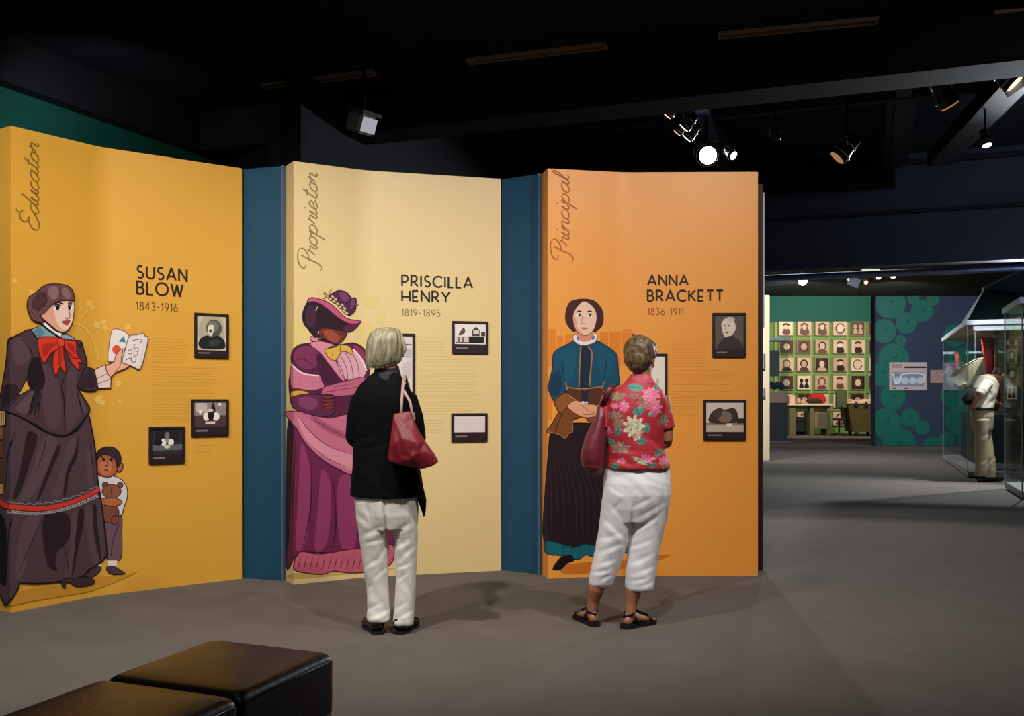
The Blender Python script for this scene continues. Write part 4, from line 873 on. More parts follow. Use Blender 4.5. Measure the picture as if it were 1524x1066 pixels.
# things inside the hooded case
def at_case(x, y, d): return px(x, y, d)
bm = bmesh.new(); c = px(1476, 560, 17.2)
loft(bm, [(c.x, c.y, 1.0, .10, .09), (c.x+.03, c.y, 1.3, .12, .08), (c.x, c.y, 1.7, .09, .07), (c.x-.04, c.y, 2.05, .10, .06), (c.x-.07, c.y, 2.36, .12, .07)], 24)
bmesh.ops.subdivide_edges(bm, edges=[e for e in bm.edges if abs(e.verts[0].co.z-e.verts[1].co.z) > .1], cuts=5)
for v in bm.verts:
    a = math.atan2(v.co.y-c.y, v.co.x-c.x); k = .013*math.sin(a*7+v.co.z*2); v.co.x += k*math.cos(a); v.co.y += k*math.sin(a)
tag(mk('hanging_cloth', bm, mat('#c32a20', .55), smooth=True), 'bright red cloth hanging inside the hooded glass case', 'cloth')
bm = bmesh.new(); pts = [px(1424, 557, 18.4), px(1436, 545, 17.6), px(1466, 528, 16.9), px(1470, 575, 16.9), px(1440, 572, 17.4)]
f_ = [bm.verts.new(p) for p in pts]; b_ = [bm.verts.new(p+Vector((.05, .5, -.05))) for p in pts]
bm.faces.new(f_); bm.faces.new(b_[::-1])
for i in range(5): bm.faces.new((f_[i], f_[(i+1) % 5], b_[(i+1) % 5], b_[i]))
bmesh.ops.bevel(bm, geom=bm.edges[:], offset=.03, segments=2, affect='EDGES')
tag(mk('canvas_sheet', bm, mat('#a39c82', .8, noise=.1, nscale=5)), 'pale tan canvas sheet stretched inside the hooded glass case', 'canvas')
bm = bmesh.new(); tube(bm, [px(1481, 605, 16.8), px(1482, 560, 16.8), px(1483, 500, 16.8)], .03, 10); ball(bm, px(1483, 497, 16.8), .05, 12); loft(bm, [(*px(1481, 610, 16.8).xy, 1.0, .12, .12), (*px(1481, 610, 16.8).xy, 1.04, .04, .04)], 16)
tag(mk('brass_post', bm, mat('#8c7a50', .4, .4), smooth=True), 'slim brass post standing beside the red hanging cloth', 'post')

# ------------------------------------------------------------ cream wall end, small case and desk group in the far gallery
d0 = 19.3; s0 = d0/F
r = empty('display_board', ((1139.5-762)*s0, d0, 0)); tag(r, 'narrow cream end of a distant display panel beside orange panel', 'display panel')
bm = bmesh.new(); box(bm, ((1139.5-762)*s0, d0+.8, (CH-(439-HZ)*s0)/2), (12.5*s0, 1.6, CH-(439-HZ)*s0), bev=.01); mk('panel_body', bm, mat('#efe0c0', .6), r, world=True)
for (a, b) in ((526, 550), (577, 592)):
    bm = bmesh.new(); p = px(1134.6, (a+b)/2, d0-.03); box(bm, p, (.06, .06, (b-a)*s0)); 
    q = px(1134.6, b, d0-.03); box(bm, q, (.062, .062, .03), mi=1); mk('caption_box', bm, [mat('#8e96a4', .4), black], r, world=True)
# small case
d1 = 27.5; s1 = d1/F; xa, xb = (1144-762)*s1, (1173-762)*s1; xc = (xa+xb)/2
r = empty('small_display_case', (xc, d1+.35, 0)); tag(r, 'small glass-topped case on a dark plinth beside the cream panel end', 'display case')
def zz(y): return CH-(y-HZ)*s1
bm = bmesh.new(); box(bm, (xc, d1+.35, zz(600)/2+.02), (xb-xa-.04, .66, zz(600)-.04)); mk('plinth', bm, mat('#232b35', .6), r, world=True)
bm = bmesh.new(); box(bm, (xc, d1+.35, .02), (xb-xa+.1, .8, .04)); mk('foot_plate', bm, mat('#5f6468', .5), r, world=True)
bm = bmesh.new(); box(bm, (xc, d1+.33, (zz(600)+zz(583))/2), (xb-xa, .72, zz(583)-zz(600)), bev=.01); mk('shelf_band', bm, mat('#8f7c6c', .6), r, world=True)
bm = bmesh.new()
for (x, y, sx, sy) in ((xc, d1, xb-xa, .012), (xa, d1+.35, .012, .7), (xb, d1+.35, .012, .7)): box(bm, (x, y, (zz(583)+zz(508))/2), (sx, sy, zz(508)-zz(583)))
mk('glass_box', bm, gl, r, world=True)
bm = bmesh.new(); box(bm, (xc, d1+.35, zz(504)), (xb-xa+.08, .8, .1), bev=.01); mk('top_cover', bm, mat('#a9c4c4', .4), r, world=True)
bm = bmesh.new(); 
for k in range(5): ball(bm, (xc-.2+.1*k, d1+.4, zz(575)+.05*(k % 2)), (.1, .12, .1), 12)
tag(mk('blue_cloth_bundle', vox(bm, .02, 4), mat('#2b3f56', .8), smooth=True), 'dark blue cloth bundle lying inside the small glass-topped case', 'cloth')
bm = bmesh.new(); box(bm, (xc-.05, d1+.5, (zz(560)+zz(520))/2), (.42, .02, zz(520)-zz(560)), bev=.004); tag(mk('grey_backdrop_card', bm, mat('#5f6b70', .7)), 'grey card standing upright inside the small glass-topped case', 'card')
# table, chair, cart
d2 = 32.3; s2 = d2/F
def QX(x): return (x-762)*s2
def QZ(y): return CH-(y-HZ)*s2
tb = empty('work_table', (QX(1205), d2+.4, 0)); tag(tb, 'long cream-topped work table before the portrait wall', 'table')
bm = bmesh.new(); box(bm, (QX(1206), d2+.4, QZ(602.5)), (QX(1240)-QX(1174), .9, .06), bev=.01); mk('tabletop', bm, mat('#e6d3b4', .5), tb, world=True)
for (a, b) in ((1175, 1185), (1206, 1212), (1232, 1237)):
    bm = bmesh.new(); box(bm, (QX((a+b)/2), d2+.4, QZ(602.5)/2-.02), (QX(b)-QX(a), .7, QZ(602.5)-.04), bev=.01); mk('leg', bm, mat('#6a6446', .6), tb, world=True)
bm = bmesh.new(); box(bm, (QX(1209), d2+.3, QZ(608)), (QX(1232)-QX(1186), .04, .2)); mk('apron', bm, mat('#9a9a62', .6), tb, world=True)
bm = bmesh.new(); box(bm, (QX(1223), d2+.38, QZ(626)), (QX(1233)-QX(1214), .6, .55), bev=.01)
tag(mk('drawer_cabinet', bm, mat('#7a7458', .6)), 'olive drawer cabinet standing beneath the work table', 'cabinet')
bm = bmesh.new(); box(bm, (QX(1193), d2+.5, .36), (.5, .4, .5), bev=.02); box(bm, (QX(1193), d2+.28, .5), (.36, .03, .06), bev=.005)
for k in (-1, 1): box(bm, (QX(1193)+k*.2, d2+.5, .055), (.05, .3, .11))
tag(mk('dark_crate', bm, mat('#191614', .7)), 'dark crate in the shadow beneath the work table', 'crate')
bm = bmesh.new(); box(bm, (QX(1180), d2+.1, QZ(602.5)+.168), (.2, .03, .27), bev=.004); tag(mk('caption_sign', bm, mat('#dcb898', .6)), 'small tan sign standing at left end of work table', 'sign')
bm = bmesh.new(); box(bm, (QX(1221.5), d2+.45, QZ(602.5)+.2), (.5, .3, .33), bev=.04); tag(mk('red_box', bm, mat('#c41f18', .5)), 'bright red box standing on the work table', 'box')
bm = bmesh.new(); ball(bm, (QX(1214), d2+.13, QZ(602.5)+.13), (.3, .12, .09), 16); ball(bm, (QX(1207), d2+.13, QZ(602.5)+.1), (.1, .1, .06), 12)
tag(mk('cloth_pile', vox(bm, .02, 3), mat('#3d2a22', .9), smooth=True), 'low dark cloth heap lying before the red box', 'cloth')
bm = bmesh.new()
for k, (a, b) in enumerate(((1191, 1197), (1197, 1204))): box(bm, (QX((a+b)/2), d2+.5, QZ(596+2*k)), (QX(b)-QX(a)-.02, .25, .18-.06*k), bev=.01, mi=0)
tag(mk('paper_stack', bm, mat('#caa58c', .7)), 'stepped stack of papers on the left of work table', 'papers')
ch = empty('office_chair', (QX(1242), d2-.2, 0)); tag(ch, 'dark olive office chair between work table and canvas cart', 'chair')
cx_ = QX(1242)
bm = bmesh.new(); box(bm, (cx_, d2-.65, QZ(594)), (.38, .06, .62), bev=.03); mk('backrest', bm, mat('#49502f', .8), ch, world=True)
bm = bmesh.new(); box(bm, (cx_, d2-.45, .55), (.36, .38, .08), bev=.03); mk('seat', bm, mat('#2a2a22', .8), ch, world=True)
bm = bmesh.new(); tube(bm, [(cx_, d2-.45, .1), (cx_, d2-.45, .55)], .03); tube(bm, [(cx_, d2-.45, .5), (cx_, d2-.65, .6), (cx_, d2-.67, 1.0)], .02); mk('column', bm, mat('#1c1c1c', .4, .5), ch, world=True)
for k in range(5):
    a = k*1.257; bm = bmesh.new(); e = (cx_+.26*math.cos(a), d2-.45+.26*math.sin(a)); tube(bm, [(cx_, d2-.45, .12), (*e, .07)], .018); ball(bm, (*e, .032), .03, 10); mk('leg', bm, mat('#1c1c1c', .5), ch, world=True)
ct = empty('canvas_cart', (QX(1278), d2-.2, 0)); tag(ct, 'olive canvas-sided cart beside the ring-patterned wall', 'cart')
bm = bmesh.new(); x0, x1, x2, x3 = QX(1252), QX(1304), QX(1299), QX(1262); y0, y1 = d2-.55, d2+.3
lo = [(x3, y0+.05), (x2, y0+.05), (x2, y1-.05), (x3, y1-.05)]; hi = [(x0, y0), (x1, y0), (x1, y1), (x0, y1)]
l_ = [bm.verts.new((*p, QZ(642))) for p in lo]; h_ = [bm.verts.new((*p, QZ(600))) for p in hi]
bm.faces.new(l_[::-1])
for i in range(4): bm.faces.new((l_[i], l_[(i+1) % 4], h_[(i+1) % 4], h_[i]))
bmesh.ops.solidify(bm, geom=bm.faces[:], thickness=.03); mk('canvas_body', bm, mat('#6f6335', .85, noise=.08, nscale=6), ct, world=True)
bm = bmesh.new(); tube(bm, [(*hi[k % 4], QZ(600)) for k in range(5)], .035, 8); mk('rim', bm, mat('#bfa27c', .6), ct, world=True)
for k, x in enumerate((1265, 1279.5, 1293)):
    bm = bmesh.new(); tube(bm, [(QX(x), y0-.02, QZ(598)), (QX(x), y0-.02, QZ(604))], [.03, .07]); mk('strap', bm, black, ct, world=True)
for x, y in ((1268, y0+.1), (1295, y0+.1), (1268, y1-.1), (1295, y1-.1)):
    bm = bmesh.new(); tube(bm, [(QX(x)-.03, y, .07), (QX(x)+.03, y, .07)], .07, 14); box(bm, (QX(x), y, .12), (.08, .1, .06)); mk('wheel', bm, black, ct, world=True)
bm = bmesh.new(); 
for x, y, r_ in ((1262, 598, .16), (1270, 599, .13), (1285, 597, .14), (1295, 597, .16), (1278, 598, .14)): ball(bm, (QX(x), d2-.12, QZ(y+1)), (r_*1.3, .3, r_*.7), 14)
tag(mk('linen_heap', vox(bm, .02, 3), mat('#c9a58a', .85, noise=.3, nscale=6), smooth=True), 'heap of pale linen filling the canvas cart', 'linen')

# ------------------------------------------------------------ ceiling fixtures
fb = mat('#17171a', .28, .3, spec=.7); chrome = mat('#9a968e', .2, .9)
def fixture(loc, aim, R, L, label, lit=None, stem=.35, ring='#d8d0c0', grp='track spotlights'):
    loc = Vector(loc); d = Vector(aim).normalized()
    r = empty('spotlight', (loc.x, loc.y, loc.z+stem)); tag(r, label, 'spotlight', grp)
    bm = bmesh.new(); tube(bm, [loc+Vector((0, 0, stem)), loc+Vector((0, 0, R*1.3))], R*.16, 8); box(bm, loc+Vector((0, 0, stem)), (R*1.2, R*.7, R*.5)); mk('stem', bm, fb, r, world=True)
    side = d.cross(Vector((0, 0, 1))).normalized()
    bm = bmesh.new(); tube(bm, [loc-side*R*1.15, loc-side*R*1.15+Vector((0, 0, R*.9)), loc+Vector((0, 0, R*1.35)), loc+side*R*1.15+Vector((0, 0, R*.9)), loc+side*R*1.15], R*.1, 8); mk('yoke', bm, chrome, r, world=True, smooth=True)
    bm = bmesh.new(); tube(bm, [loc-d*L*.55, loc-d*L*.5, loc-d*L*.1, loc+d*L*.3, loc+d*L*.5], [R*.45, R*.7, R*.78, R, R], 20, cap=.05); mk('lamp_can', bm, fb, r, world=True, smooth=True)
    bm = bmesh.new()
    for q in (.3, -.12): 
        c = loc+d*L*q; n = 20; u = d.orthogonal().normalized(); v = d.cross(u)
        tube(bm, [c+(u*math.cos(2*PI*k/n)+v*math.sin(2*PI*k/n))*R*(1.03 if q > 0 else .82) for k in range(n+1)], R*.07, 6)
    mk('cooling_ring', bm, mat(ring, .25, .8), r, world=True, smooth=True)
    bm = bmesh.new(); tube(bm, [loc+d*L*.51, loc+d*L*.56], [R*.8, R*.8], 20, cap=.1)
    mk('lens', bm, emis(*lit) if lit else mat('#3a3026', .15, spec=.8), r, world=True)
    return r
def fx(x, y, z, aim, R, L, label, **k):
    d = (CH-z)*F/(y-HZ); k.setdefault('stem', (4.3 if d < 8.5 else 4.9)-z); return fixture(px(x, y, d), aim, R, L, label, **k)
fx(1051, 231, 4.1, (-.02, -1, -.28), .12, .22, 'dazzling white spotlight just above the orange panel', lit=('#eef6ff', 60))
fx(1084, 227, 4.1, (.5, -.5, -.5), .06, .16, 'small spotlight close on the right of the dazzling one', lit=('#e6efff', 2.5))
for (x, y, s, lab) in ((1001, 160, 1, 'orange-glowing spotlight, topmost of the cluster by the grey duct'), (1015, 190, .8, 'small orange-glowing spotlight, lowest left of the duct cluster'),
        (1027, 180, 1, 'spotlight with bright rim against the left side of grey duct'), (1031, 196, 1, 'spotlight with bright rim below another beside the grey duct')):
    fx(x, y, 4.25, (-.5, .3, -.55), .07*s, .18*s, lab, lit=('#ffc890', 1.6) if 'orange' in lab else ('#fff0da', 1.8), ring='#ffffff')
fx(1260, 220, 4.1, (-.65, .15, -.7), .11, .28, 'pair-rimmed spotlight with warm glow hanging above the far gallery opening', lit=('#d8a070', .5), ring='#ffe6c0')
fx(1402, 137, 4.2, (.5, .15, -.7), .11, .28, 'dark spotlight with orange glow inside, hanging upper right', lit=('#d98a58', .7), ring='#6a6660')
f9 = fx(1494, 112, 4.25, (.45, -.2, -.5), .10, .24, 'spotlight with white card shade at the upper right edge', lit=('#fff0c8', 1.5), ring='#ffe9b8')
bm = bmesh.new(); c = px(1508, 120, (CH-4.2)*F/(120-HZ)); box(bm, c, (.26, .012, .2), M=Matrix.Rotation(-.6, 4, 'Y')); mk('card_shade', bm, mat('#b8bccc', .5), f9, world=True)['label'] = 'white card shade'
fx(1466, 205, 4.1, (.1, -.3, -1), .06, .18, 'small spotlight hanging straight down by the sloping duct at right', lit=('#fff6e0', 1.4))
fx(1154, 200, 4.3, (.2, .3, -1), .06, .14, 'small unlit dark spotlight right of the dazzling one', ring='#6a7078')
for (x, y, s, lab, col) in ((1193, 417, 1.3, 'brightest small spotlight of the far gallery, leftmost there', ('#ffffff', 4)), (1264, 415, .7, 'tiny far spotlight beside the grey shade below the bulkhead', ('#fff0e0', 2)),
        (1306, 411, .8, 'small warm far spotlight in middle of the bulkhead gap', ('#ffe6c8', 2.5)), (1328, 410, .8, 'small slanted far spotlight right of the warm one', ('#ffe6c8', 2.5)), (1288, 420, .6, 'tiny dim far spotlight hanging lowest below the bulkhead', ('#ffe0c0', 1.2))):
    d = 22.5; q = px(x, y, d); ff = fixture(q, (-.1, -.9, -.3), .10*s, .2*s, lab, lit=col, stem=4.9-q.z)
    if x == 1264:
        bm = bmesh.new(); box(bm, px(1271, 420, 22.3), (.26, .03, .22), M=Matrix.Rotation(.4, 4, 'Y')); mk('flap_shade', bm, mat('#6a6e7a', .5), ff, world=True)
bm = bmesh.new(); c = px(1296, 402, 21.5); box(bm, c, (.38, .1, .04)); tag(mk('ceiling_light_bar', bm, emis('#f4ffe0', .7)), 'thin pale light bar tucked under the bulkhead', 'light')
# emergency floodlight above the cream panel
r = empty('floodlight', px(541, 168, 8.5)); tag(r, 'boxy grey floodlight with bright window above the cream panel', 'floodlight')
Mr = Matrix.Rotation(.9, 4, 'Z') @ Matrix.Rotation(.35, 4, 'X')
bm = bmesh.new(); box(bm, px(538, 184, 8.55), (.2, .2, .17), M=Mr, bev=.02); mk('housing', bm, mat('#77777a', .5), r, world=True)
bm = bmesh.new(); box(bm, px(543, 167, 8.55), (.24, .22, .03), M=Mr, bev=.008); mk('visor', bm, mat('#4c4c50', .5), r, world=True)
n = Mr @ Vector((1, 0, 0)); n2 = Mr @ Vector((0, -1, 0))
bm = bmesh.new(); box(bm, px(538, 184, 8.55)+n2*.102, (.16, .012, .13), M=Mr); mk('lit_window', bm, emis('#dfe4ec', .45), r, world=True)
bm = bmesh.new(); tube(bm, [px(541, 160, 8.56), Vector((*px(541, 160, 8.56).xy, 4.32))], .015, 8); mk('stem', bm, fb, r, world=True)
# shallow reflector near top right
dd = 7.9; r = empty('reflector_lamp', px(1442, 75, dd)); tag(r, 'shallow pale reflector lamp under the header beam, upper right', 'ceiling lamp')
bm = bmesh.new(); a = [px(1414, 76, dd), px(1472, 73, dd), px(1458, 89, dd), px(1426, 92, dd), px(1412, 84, dd)]
f_ = [bm.verts.new(p) for p in a]; b_ = [bm.verts.new(p+Vector((0, .14, .02))) for p in a]
bm.faces.new(f_); bm.faces.new(b_[::-1])
for i in range(5): bm.faces.new((f_[i], f_[(i+1) % 5], b_[(i+1) % 5], b_[i]))
mk('housing', bm, mat('#8a8a80', .5), r, world=True)
bm = bmesh.new(); box(bm, px(1443, 82, dd-.01), (.17, .012, .045)); mk('lens', bm, emis('#d8d4c4', .25), r, world=True)
# ducts
def ductobj(p, q, wd, h, m, label):
    p = Vector(p); q = Vector(q); d = q-p
    bm = bmesh.new(); box(bm, (0, 0, 0), (d.length, wd, h), M=Matrix.Identity(4))
    T = Matrix.Translation((p+q)/2) @ d.to_track_quat('X', 'Z').to_matrix().to_4x4(); bm.transform(T)
    tag(mk('ceiling_duct', bm, m), label, 'duct')
ductobj(gp(1037, 141, 4.62), gp(1062, 205, 4.62), .17, .14, mat('#5a5c78', .45, .3), 'grey-blue duct running away above the dazzling spotlight')
ductobj(gp(1530, 95, 4.5), gp(1398, 236, 4.5), .3, .2, mat('#2c2c38', .5, .3), 'broad dark duct sloping down from the top right edge')
ductobj(gp(985, 125, 4.42), gp(1048, 222, 4.36), .035, .035, fb, 'black lighting track carrying the spotlight cluster')
# ------------------------------------------------------------ people
def rot(v, yaw=0, pitch=0, roll=0):
    return (Matrix.Rotation(yaw, 3, 'Z') @ Matrix.Rotation(roll, 3, 'Y') @ Matrix.Rotation(pitch, 3, 'X')) @ Vector(v)
def head_bits(bm, c, yaw, pitch, s=1.0, roll=0):
    """head facing +y before rotation; c = centre of the skull"""
    M = (Matrix.Rotation(yaw, 4, 'Z') @ Matrix.Rotation(roll, 4, 'Y') @ Matrix.Rotation(pitch, 4, 'X'))
    R = lambda x, y, z: Vector(c)+M.to_3x3() @ (Vector((x, y, z))*s)
    ball(bm, R(0, -.005, .02), (.074*s, .092*s, .092*s), 24, M)
    ball(bm, R(0, .028, -.045), (.056*s, .062*s, .068*s), 20, M)      # jaw
    ball(bm, R(0, .062, -.098), (.022*s, .02*s, .016*s), 12, M)       # chin
    tube(bm, [R(0, .082, .012), R(0, .094, -.012), R(0, .106, -.034)], [.007*s, .010*s, .015*s], 10)
    for q in (-1, 1):
        ball(bm, R(q*.014, .095, -.038), (.010*s, .010*s, .008*s), 8, M)
        ball(bm, R(q*.076, -.002, -.014), (.009*s, .018*s, .032*s), 12, M)
        tube(bm, [R(q*.012, .083, .026), R(q*.034, .080, .032), R(q*.054, .062, .024)], .009*s, 8)
        ball(bm, R(q*.036, .068, -.030), (.022*s, .018*s, .020*s), 10, M)
    tube(bm, [R(-.024, .078, -.068), R(0, .088, -.064), R(.024, .078, -.068)], .006*s, 8)
    tube(bm, [R(-.02, .078, -.078), R(0, .087, -.077), R(.02, .078, -.078)], .007*s, 8)
    return R, M
def eyes(r, R, M, s=1.0):
    for q in (-1, 1):
        bm = bmesh.new(); p = R(q*.033, .071, .004); ball(bm, p, .0135*s, 14)
        ball(bm, R(q*.034, .0795, .004), .0066*s, 10, mi=1)
        mk('eye', bm, [mat('#e9e4de', .3), mat('#2e2018', .2)], r, smooth=True)
    bm = bmesh.new()
    tube(bm, [R(-.022, .083, -.073), R(0, .094, -.071), R(.022, .083, -.073)], [.002*s, .0045*s, .002*s], 8)
    mk('lips', bm, mat('#a25548', .5), r, smooth=True)
def hand(bm, w, d, pn, s=1.0, curl=.5, side=1):
    """w wrist, d pointing direction, pn palm normal (palm faces it)"""
    w = Vector(w); d = Vector(d).normalized(); pn = Vector(pn); pn = (pn-d*pn.dot(d)).normalized(); a = d.cross(pn)*side
    tube(bm, [w-d*.02*s, w+d*.025*s, w+d*.06*s, w+d*.088*s], [(.018*s, .022*s), (.015*s, .033*s), (.014*s, .040*s), (.011*s, .038*s)], 14, ref=pn)
    for k, (o, L) in enumerate(((.030, .070), (.011, .080), (-.009, .074), (-.028, .058))):
        L *= s; p = w+d*(.084*s)+a*o*s; pts = [p-d*.02*s, p]; ang = .15; dd = d
        for j, fr in enumerate((.45, .30, .25)):
            ang += curl*(.45 if j == 0 else .6); dd = d*math.cos(ang)+pn*math.sin(ang); p = p+dd*L*fr; pts.append(p)
        tube(bm, pts, [.0088*s, .0088*s, .0082*s, .0075*s, .006*s], 8)
    p = w+d*.02*s+a*.028*s; t1 = (d*.55+a*.7+pn*.35).normalized(); t2 = (d*.8+a*.25+pn*.5).normalized()
    tube(bm, [p-a*.01*s, p+t1*.035*s, p+t1*.035*s+t2*.03*s, p+t1*.035*s+t2*.052*s], [.0125*s, .0115*s, .0095*s, .007*s], 8)
SKIN1 = mat('#c99a80', .5, noise=.06, nscale=30); SKIN2 = mat('#a06a4e', .45, spec=.45, noise=.08, nscale=25); SKIN3 = mat('#b87f64', .5, noise=.06, nscale=20)
def hairmat(base, dark, sc_=60):
    m = bpy.data.materials.new('hair'); m.use_nodes = True; nt = m.node_tree; b = nt.nodes['Principled BSDF']
    tc = nt.nodes.new('ShaderNodeTexCoord'); mp = nt.nodes.new('ShaderNodeMapping'); mp.inputs['Scale'].default_value = (1, 1, .12)
    n = nt.nodes.new('ShaderNodeTexNoise'); n.inputs['Scale'].default_value = sc_; n.inputs['Detail'].default_value = 5
    r = nt.nodes.new('ShaderNodeValToRGB'); r.color_ramp.elements[0].position = .36; r.color_ramp.elements[1].position = .62
    r.color_ramp.elements[0].color = lin(dark); r.color_ramp.elements[1].color = lin(base)
    bp = nt.nodes.new('ShaderNodeBump'); bp.inputs['Strength'].default_value = .6; bp.inputs['Distance'].default_value = .006
    nt.links.new(tc.outputs['Object'], mp.inputs[0]); nt.links.new(mp.outputs[0], n.inputs['Vector']); nt.links.new(n.outputs['Fac'], r.inputs[0])
    nt.links.new(r.outputs[0], b.inputs['Base Color']); nt.links.new(n.outputs['Fac'], bp.inputs['Height']); nt.links.new(bp.outputs[0], b.inputs['Normal'])
    b.inputs['Roughness'].default_value = .45; return m
def shoe(bm, heel, ang, L, wd, h):
    """closed low shoe; heel point on the floor, ang = pointing direction in the plan (0 = +y, + = to the right)"""
    d = Vector((math.sin(ang), math.cos(ang), 0)); 
    tube(bm, [Vector(heel)+d*t*L+Vector((0, 0, z)) for t, z in ((.04, .035), (.12, .045), (.35, .045), (.55, .036), (.8, .028), (.97, .022))],
         [(h*.55, wd*.36), (h*.62, wd*.42), (h*.60, wd*.40), (h*.48, wd*.46), (h*.36, wd*.5), (h*.22, wd*.34)], 16, ref=(0, 0, 1), cap=.4)
    return d
def flatten(me, z=0):
    co, no = getco(me); co[:, 2] = np.maximum(co[:, 2], z); setco(me, co)

# ---- woman in black jacket -------------------------------------------------
D1 = 5.22; S1 = F/D1; O1 = Vector(((575-762)/S1, D1, 0))
def a1(x, y=None, yy=0): return Vector(((x-575)/S1, yy, CH-(y-HZ)/S1))
def X1(x): return (x-575)/S1
def Z1(y): return CH-(y-HZ)/S1
W = empty('person', O1); tag(W, 'blonde woman in a black jacket and white trousers facing the cream panel', 'person')
bm = bmesh.new(); hc = a1(575, 519, .015)
R, M = head_bits(bm, hc, -.28, -.10, 1.02)
tube(bm, [a1(576, 575, -.01), a1(576, 545, 0), hc+Vector((0, .0, -.03))], [.06, .052, .055], 16)
loft(bm, [(0, 0, Z1(775), .08, .06), (0, 0, Z1(740), .12, .08), (0, 0, Z1(690), .13, .08), (0, 0, Z1(655), .115, .07), (0, 0, Z1(610), .125, .07), (0, -.01, Z1(588), .12, .055), (0, 0, Z1(572), .06, .05)])
for sd, sx, ex in ((-1, 532, 527), (1, 614, 621)):
    S0 = a1(sx-sd*5, 590, -.01); E0 = a1(ex, 652, .0); H0 = Vector((sd*.07, .27, Z1(640)))
    tube(bm, [S0, S0.lerp(E0, .5), E0], [.036, .036, .032], 12); tube(bm, [E0, E0.lerp(H0, .5), H0], [.035, .031, .023], 12)
    hand(bm, H0, (-sd*.75, .45, .05), (0, -1, .1), 1.0, .7, sd)
for sd, (t, k, f) in ((-1, ((552, 770), (560, 850), (563, 918))), (1, ((601, 770), (603, 850), (601, 922)))):
    tube(bm, [a1(*t), a1(*k), a1(*f)], [.058, .044, .034], 14); ft = a1(*f)
    tube(bm, [ft, ft+Vector((sd*.004, .01, -.03))], [.03, .028], 10)
me = vox(bm, .0062, 3); mk('body', me, SKIN1, W, smooth=True)
eyes(W, R, M, 1.02)
# trousers
bm = bmesh.new()
loft(bm, [(X1(575), 0, Z1(705), .155, .115), (X1(575), 0, Z1(737), .172, .125), (X1(577), 0, Z1(765), .168, .12), (X1(578), 0, Z1(786), .150, .10)], 32, sup=2.3)
loft(bm, [(X1((l+r_)/2), y_, Z1(y), (r_-l)/2/S1, (r_-l)/2/S1*k, 2.2) for y, l, r_, k, y_ in ((745, 528, 577, 1.25, .0), (775, 531, 580, 1.15, 0), (800, 535, 579.5, 1.05, 0), (830, 539, 578, 1, .004), (870, 544, 578, 1, .006), (905, 547, 580, 1, .0), (918, 546, 581, 1.12, -.008), (923, 547, 580, 1.12, -.01))], 28)
loft(bm, [(X1((l+r_)/2), y_, Z1(y), (r_-l)/2/S1, (r_-l)/2/S1*k, 2.2) for y, l, r_, k, y_ in ((745, 574, 622, 1.25, .0), (775, 579, 622, 1.15, 0), (800, 586, 621.5, 1.1, 0), (830, 588, 620, 1.1, .004), (870, 588.5, 619, 1.1, .006), (905, 587, 617, 1.1, .0), (924, 585, 616, 1.15, -.008), (929, 586, 615, 1.12, -.01))], 28)
me = vox(bm, .0055, 4)
def fs(L, X, Z): return [((X(a), Z(b)), (X(c), Z(d)), w/270, dp/270) for a, b, c, d, w, dp in L]
folds(me, fs([(532, 760, 560, 782, 4.5, -3), (540, 795, 578, 778, 4.5, -3.5), (545, 806, 572, 800, 3, -2), (562, 835, 582, 800, 3.5, -2.5), (543, 842, 566, 828, 3.5, -2.5), (555, 862, 580, 838, 3, -2), (545, 880, 560, 862, 3, -2), (546, 905, 572, 893, 3, -2.5), (552, 915, 580, 905, 3, -2.5), (560, 925, 582, 914, 2.5, -2),
    (590, 790, 615, 775, 4, -3), (588, 815, 610, 800, 3.5, -3), (596, 830, 618, 810, 3.5, -2.5), (589, 845, 612, 835, 3, -2.5), (592, 862, 608, 850, 2.5, -2), (588, 905, 606, 893, 3, -2.5), (590, 918, 615, 905, 3, -2.5), (600, 755, 607, 790, 3, -2), (548, 745, 556, 775, 3, -2), (577, 738, 578, 802, 3, -9), (577, 770, 579, 812, 3, -6), (613, 750, 615, 830, 2, -1.2)], X1, Z1), None)
wob(me, .0013, 22, 22, 14, 3)
mk('trousers', me, mat('#dcd8cf', .75, noise=.03, nscale=8, bump=.1, bscale=500), W, smooth=True)
# shoes
for sd, hx, hy, an in ((-1, 566, 938, -.42), (1, 594, 938, .30)):
    h = a1(hx, 945, -.055 if sd < 0 else -.05); h.z = 0.008
    bm = bmesh.new(); d = shoe(bm, h, an, .235, .094, .085); tube(bm, [h+d*.05+Vector((0, 0, .03)), h+d*.05+Vector((0, 0, .085))], [.036, .034], 14)
    me = vox(bm, .0055, 3); co, no = getco(me); co[:, 2] = np.maximum(co[:, 2], .012); setco(me, co)
    so = mk('shoe', me, mat('#0c0b0d', .2, spec=.6), W, smooth=True)
    bm = bmesh.new(); pts = []
    pr = Vector((d.y, -d.x, 0))
    for t, ww in ((-.02, .022), (.03, .036), (.4, .034), (.7, .046), (.9, .038), (.985, .016)): pts.append((t, ww))
    ring = [h+d*t*.235+pr*ww for t, ww in pts]+[h+d*t*.235-pr*ww for t, ww in pts[::-1]]
    prism(bm, [(p.x, p.y) for p in ring], 0, .016); mk('sole', bm, mat('#171517', .5), so)
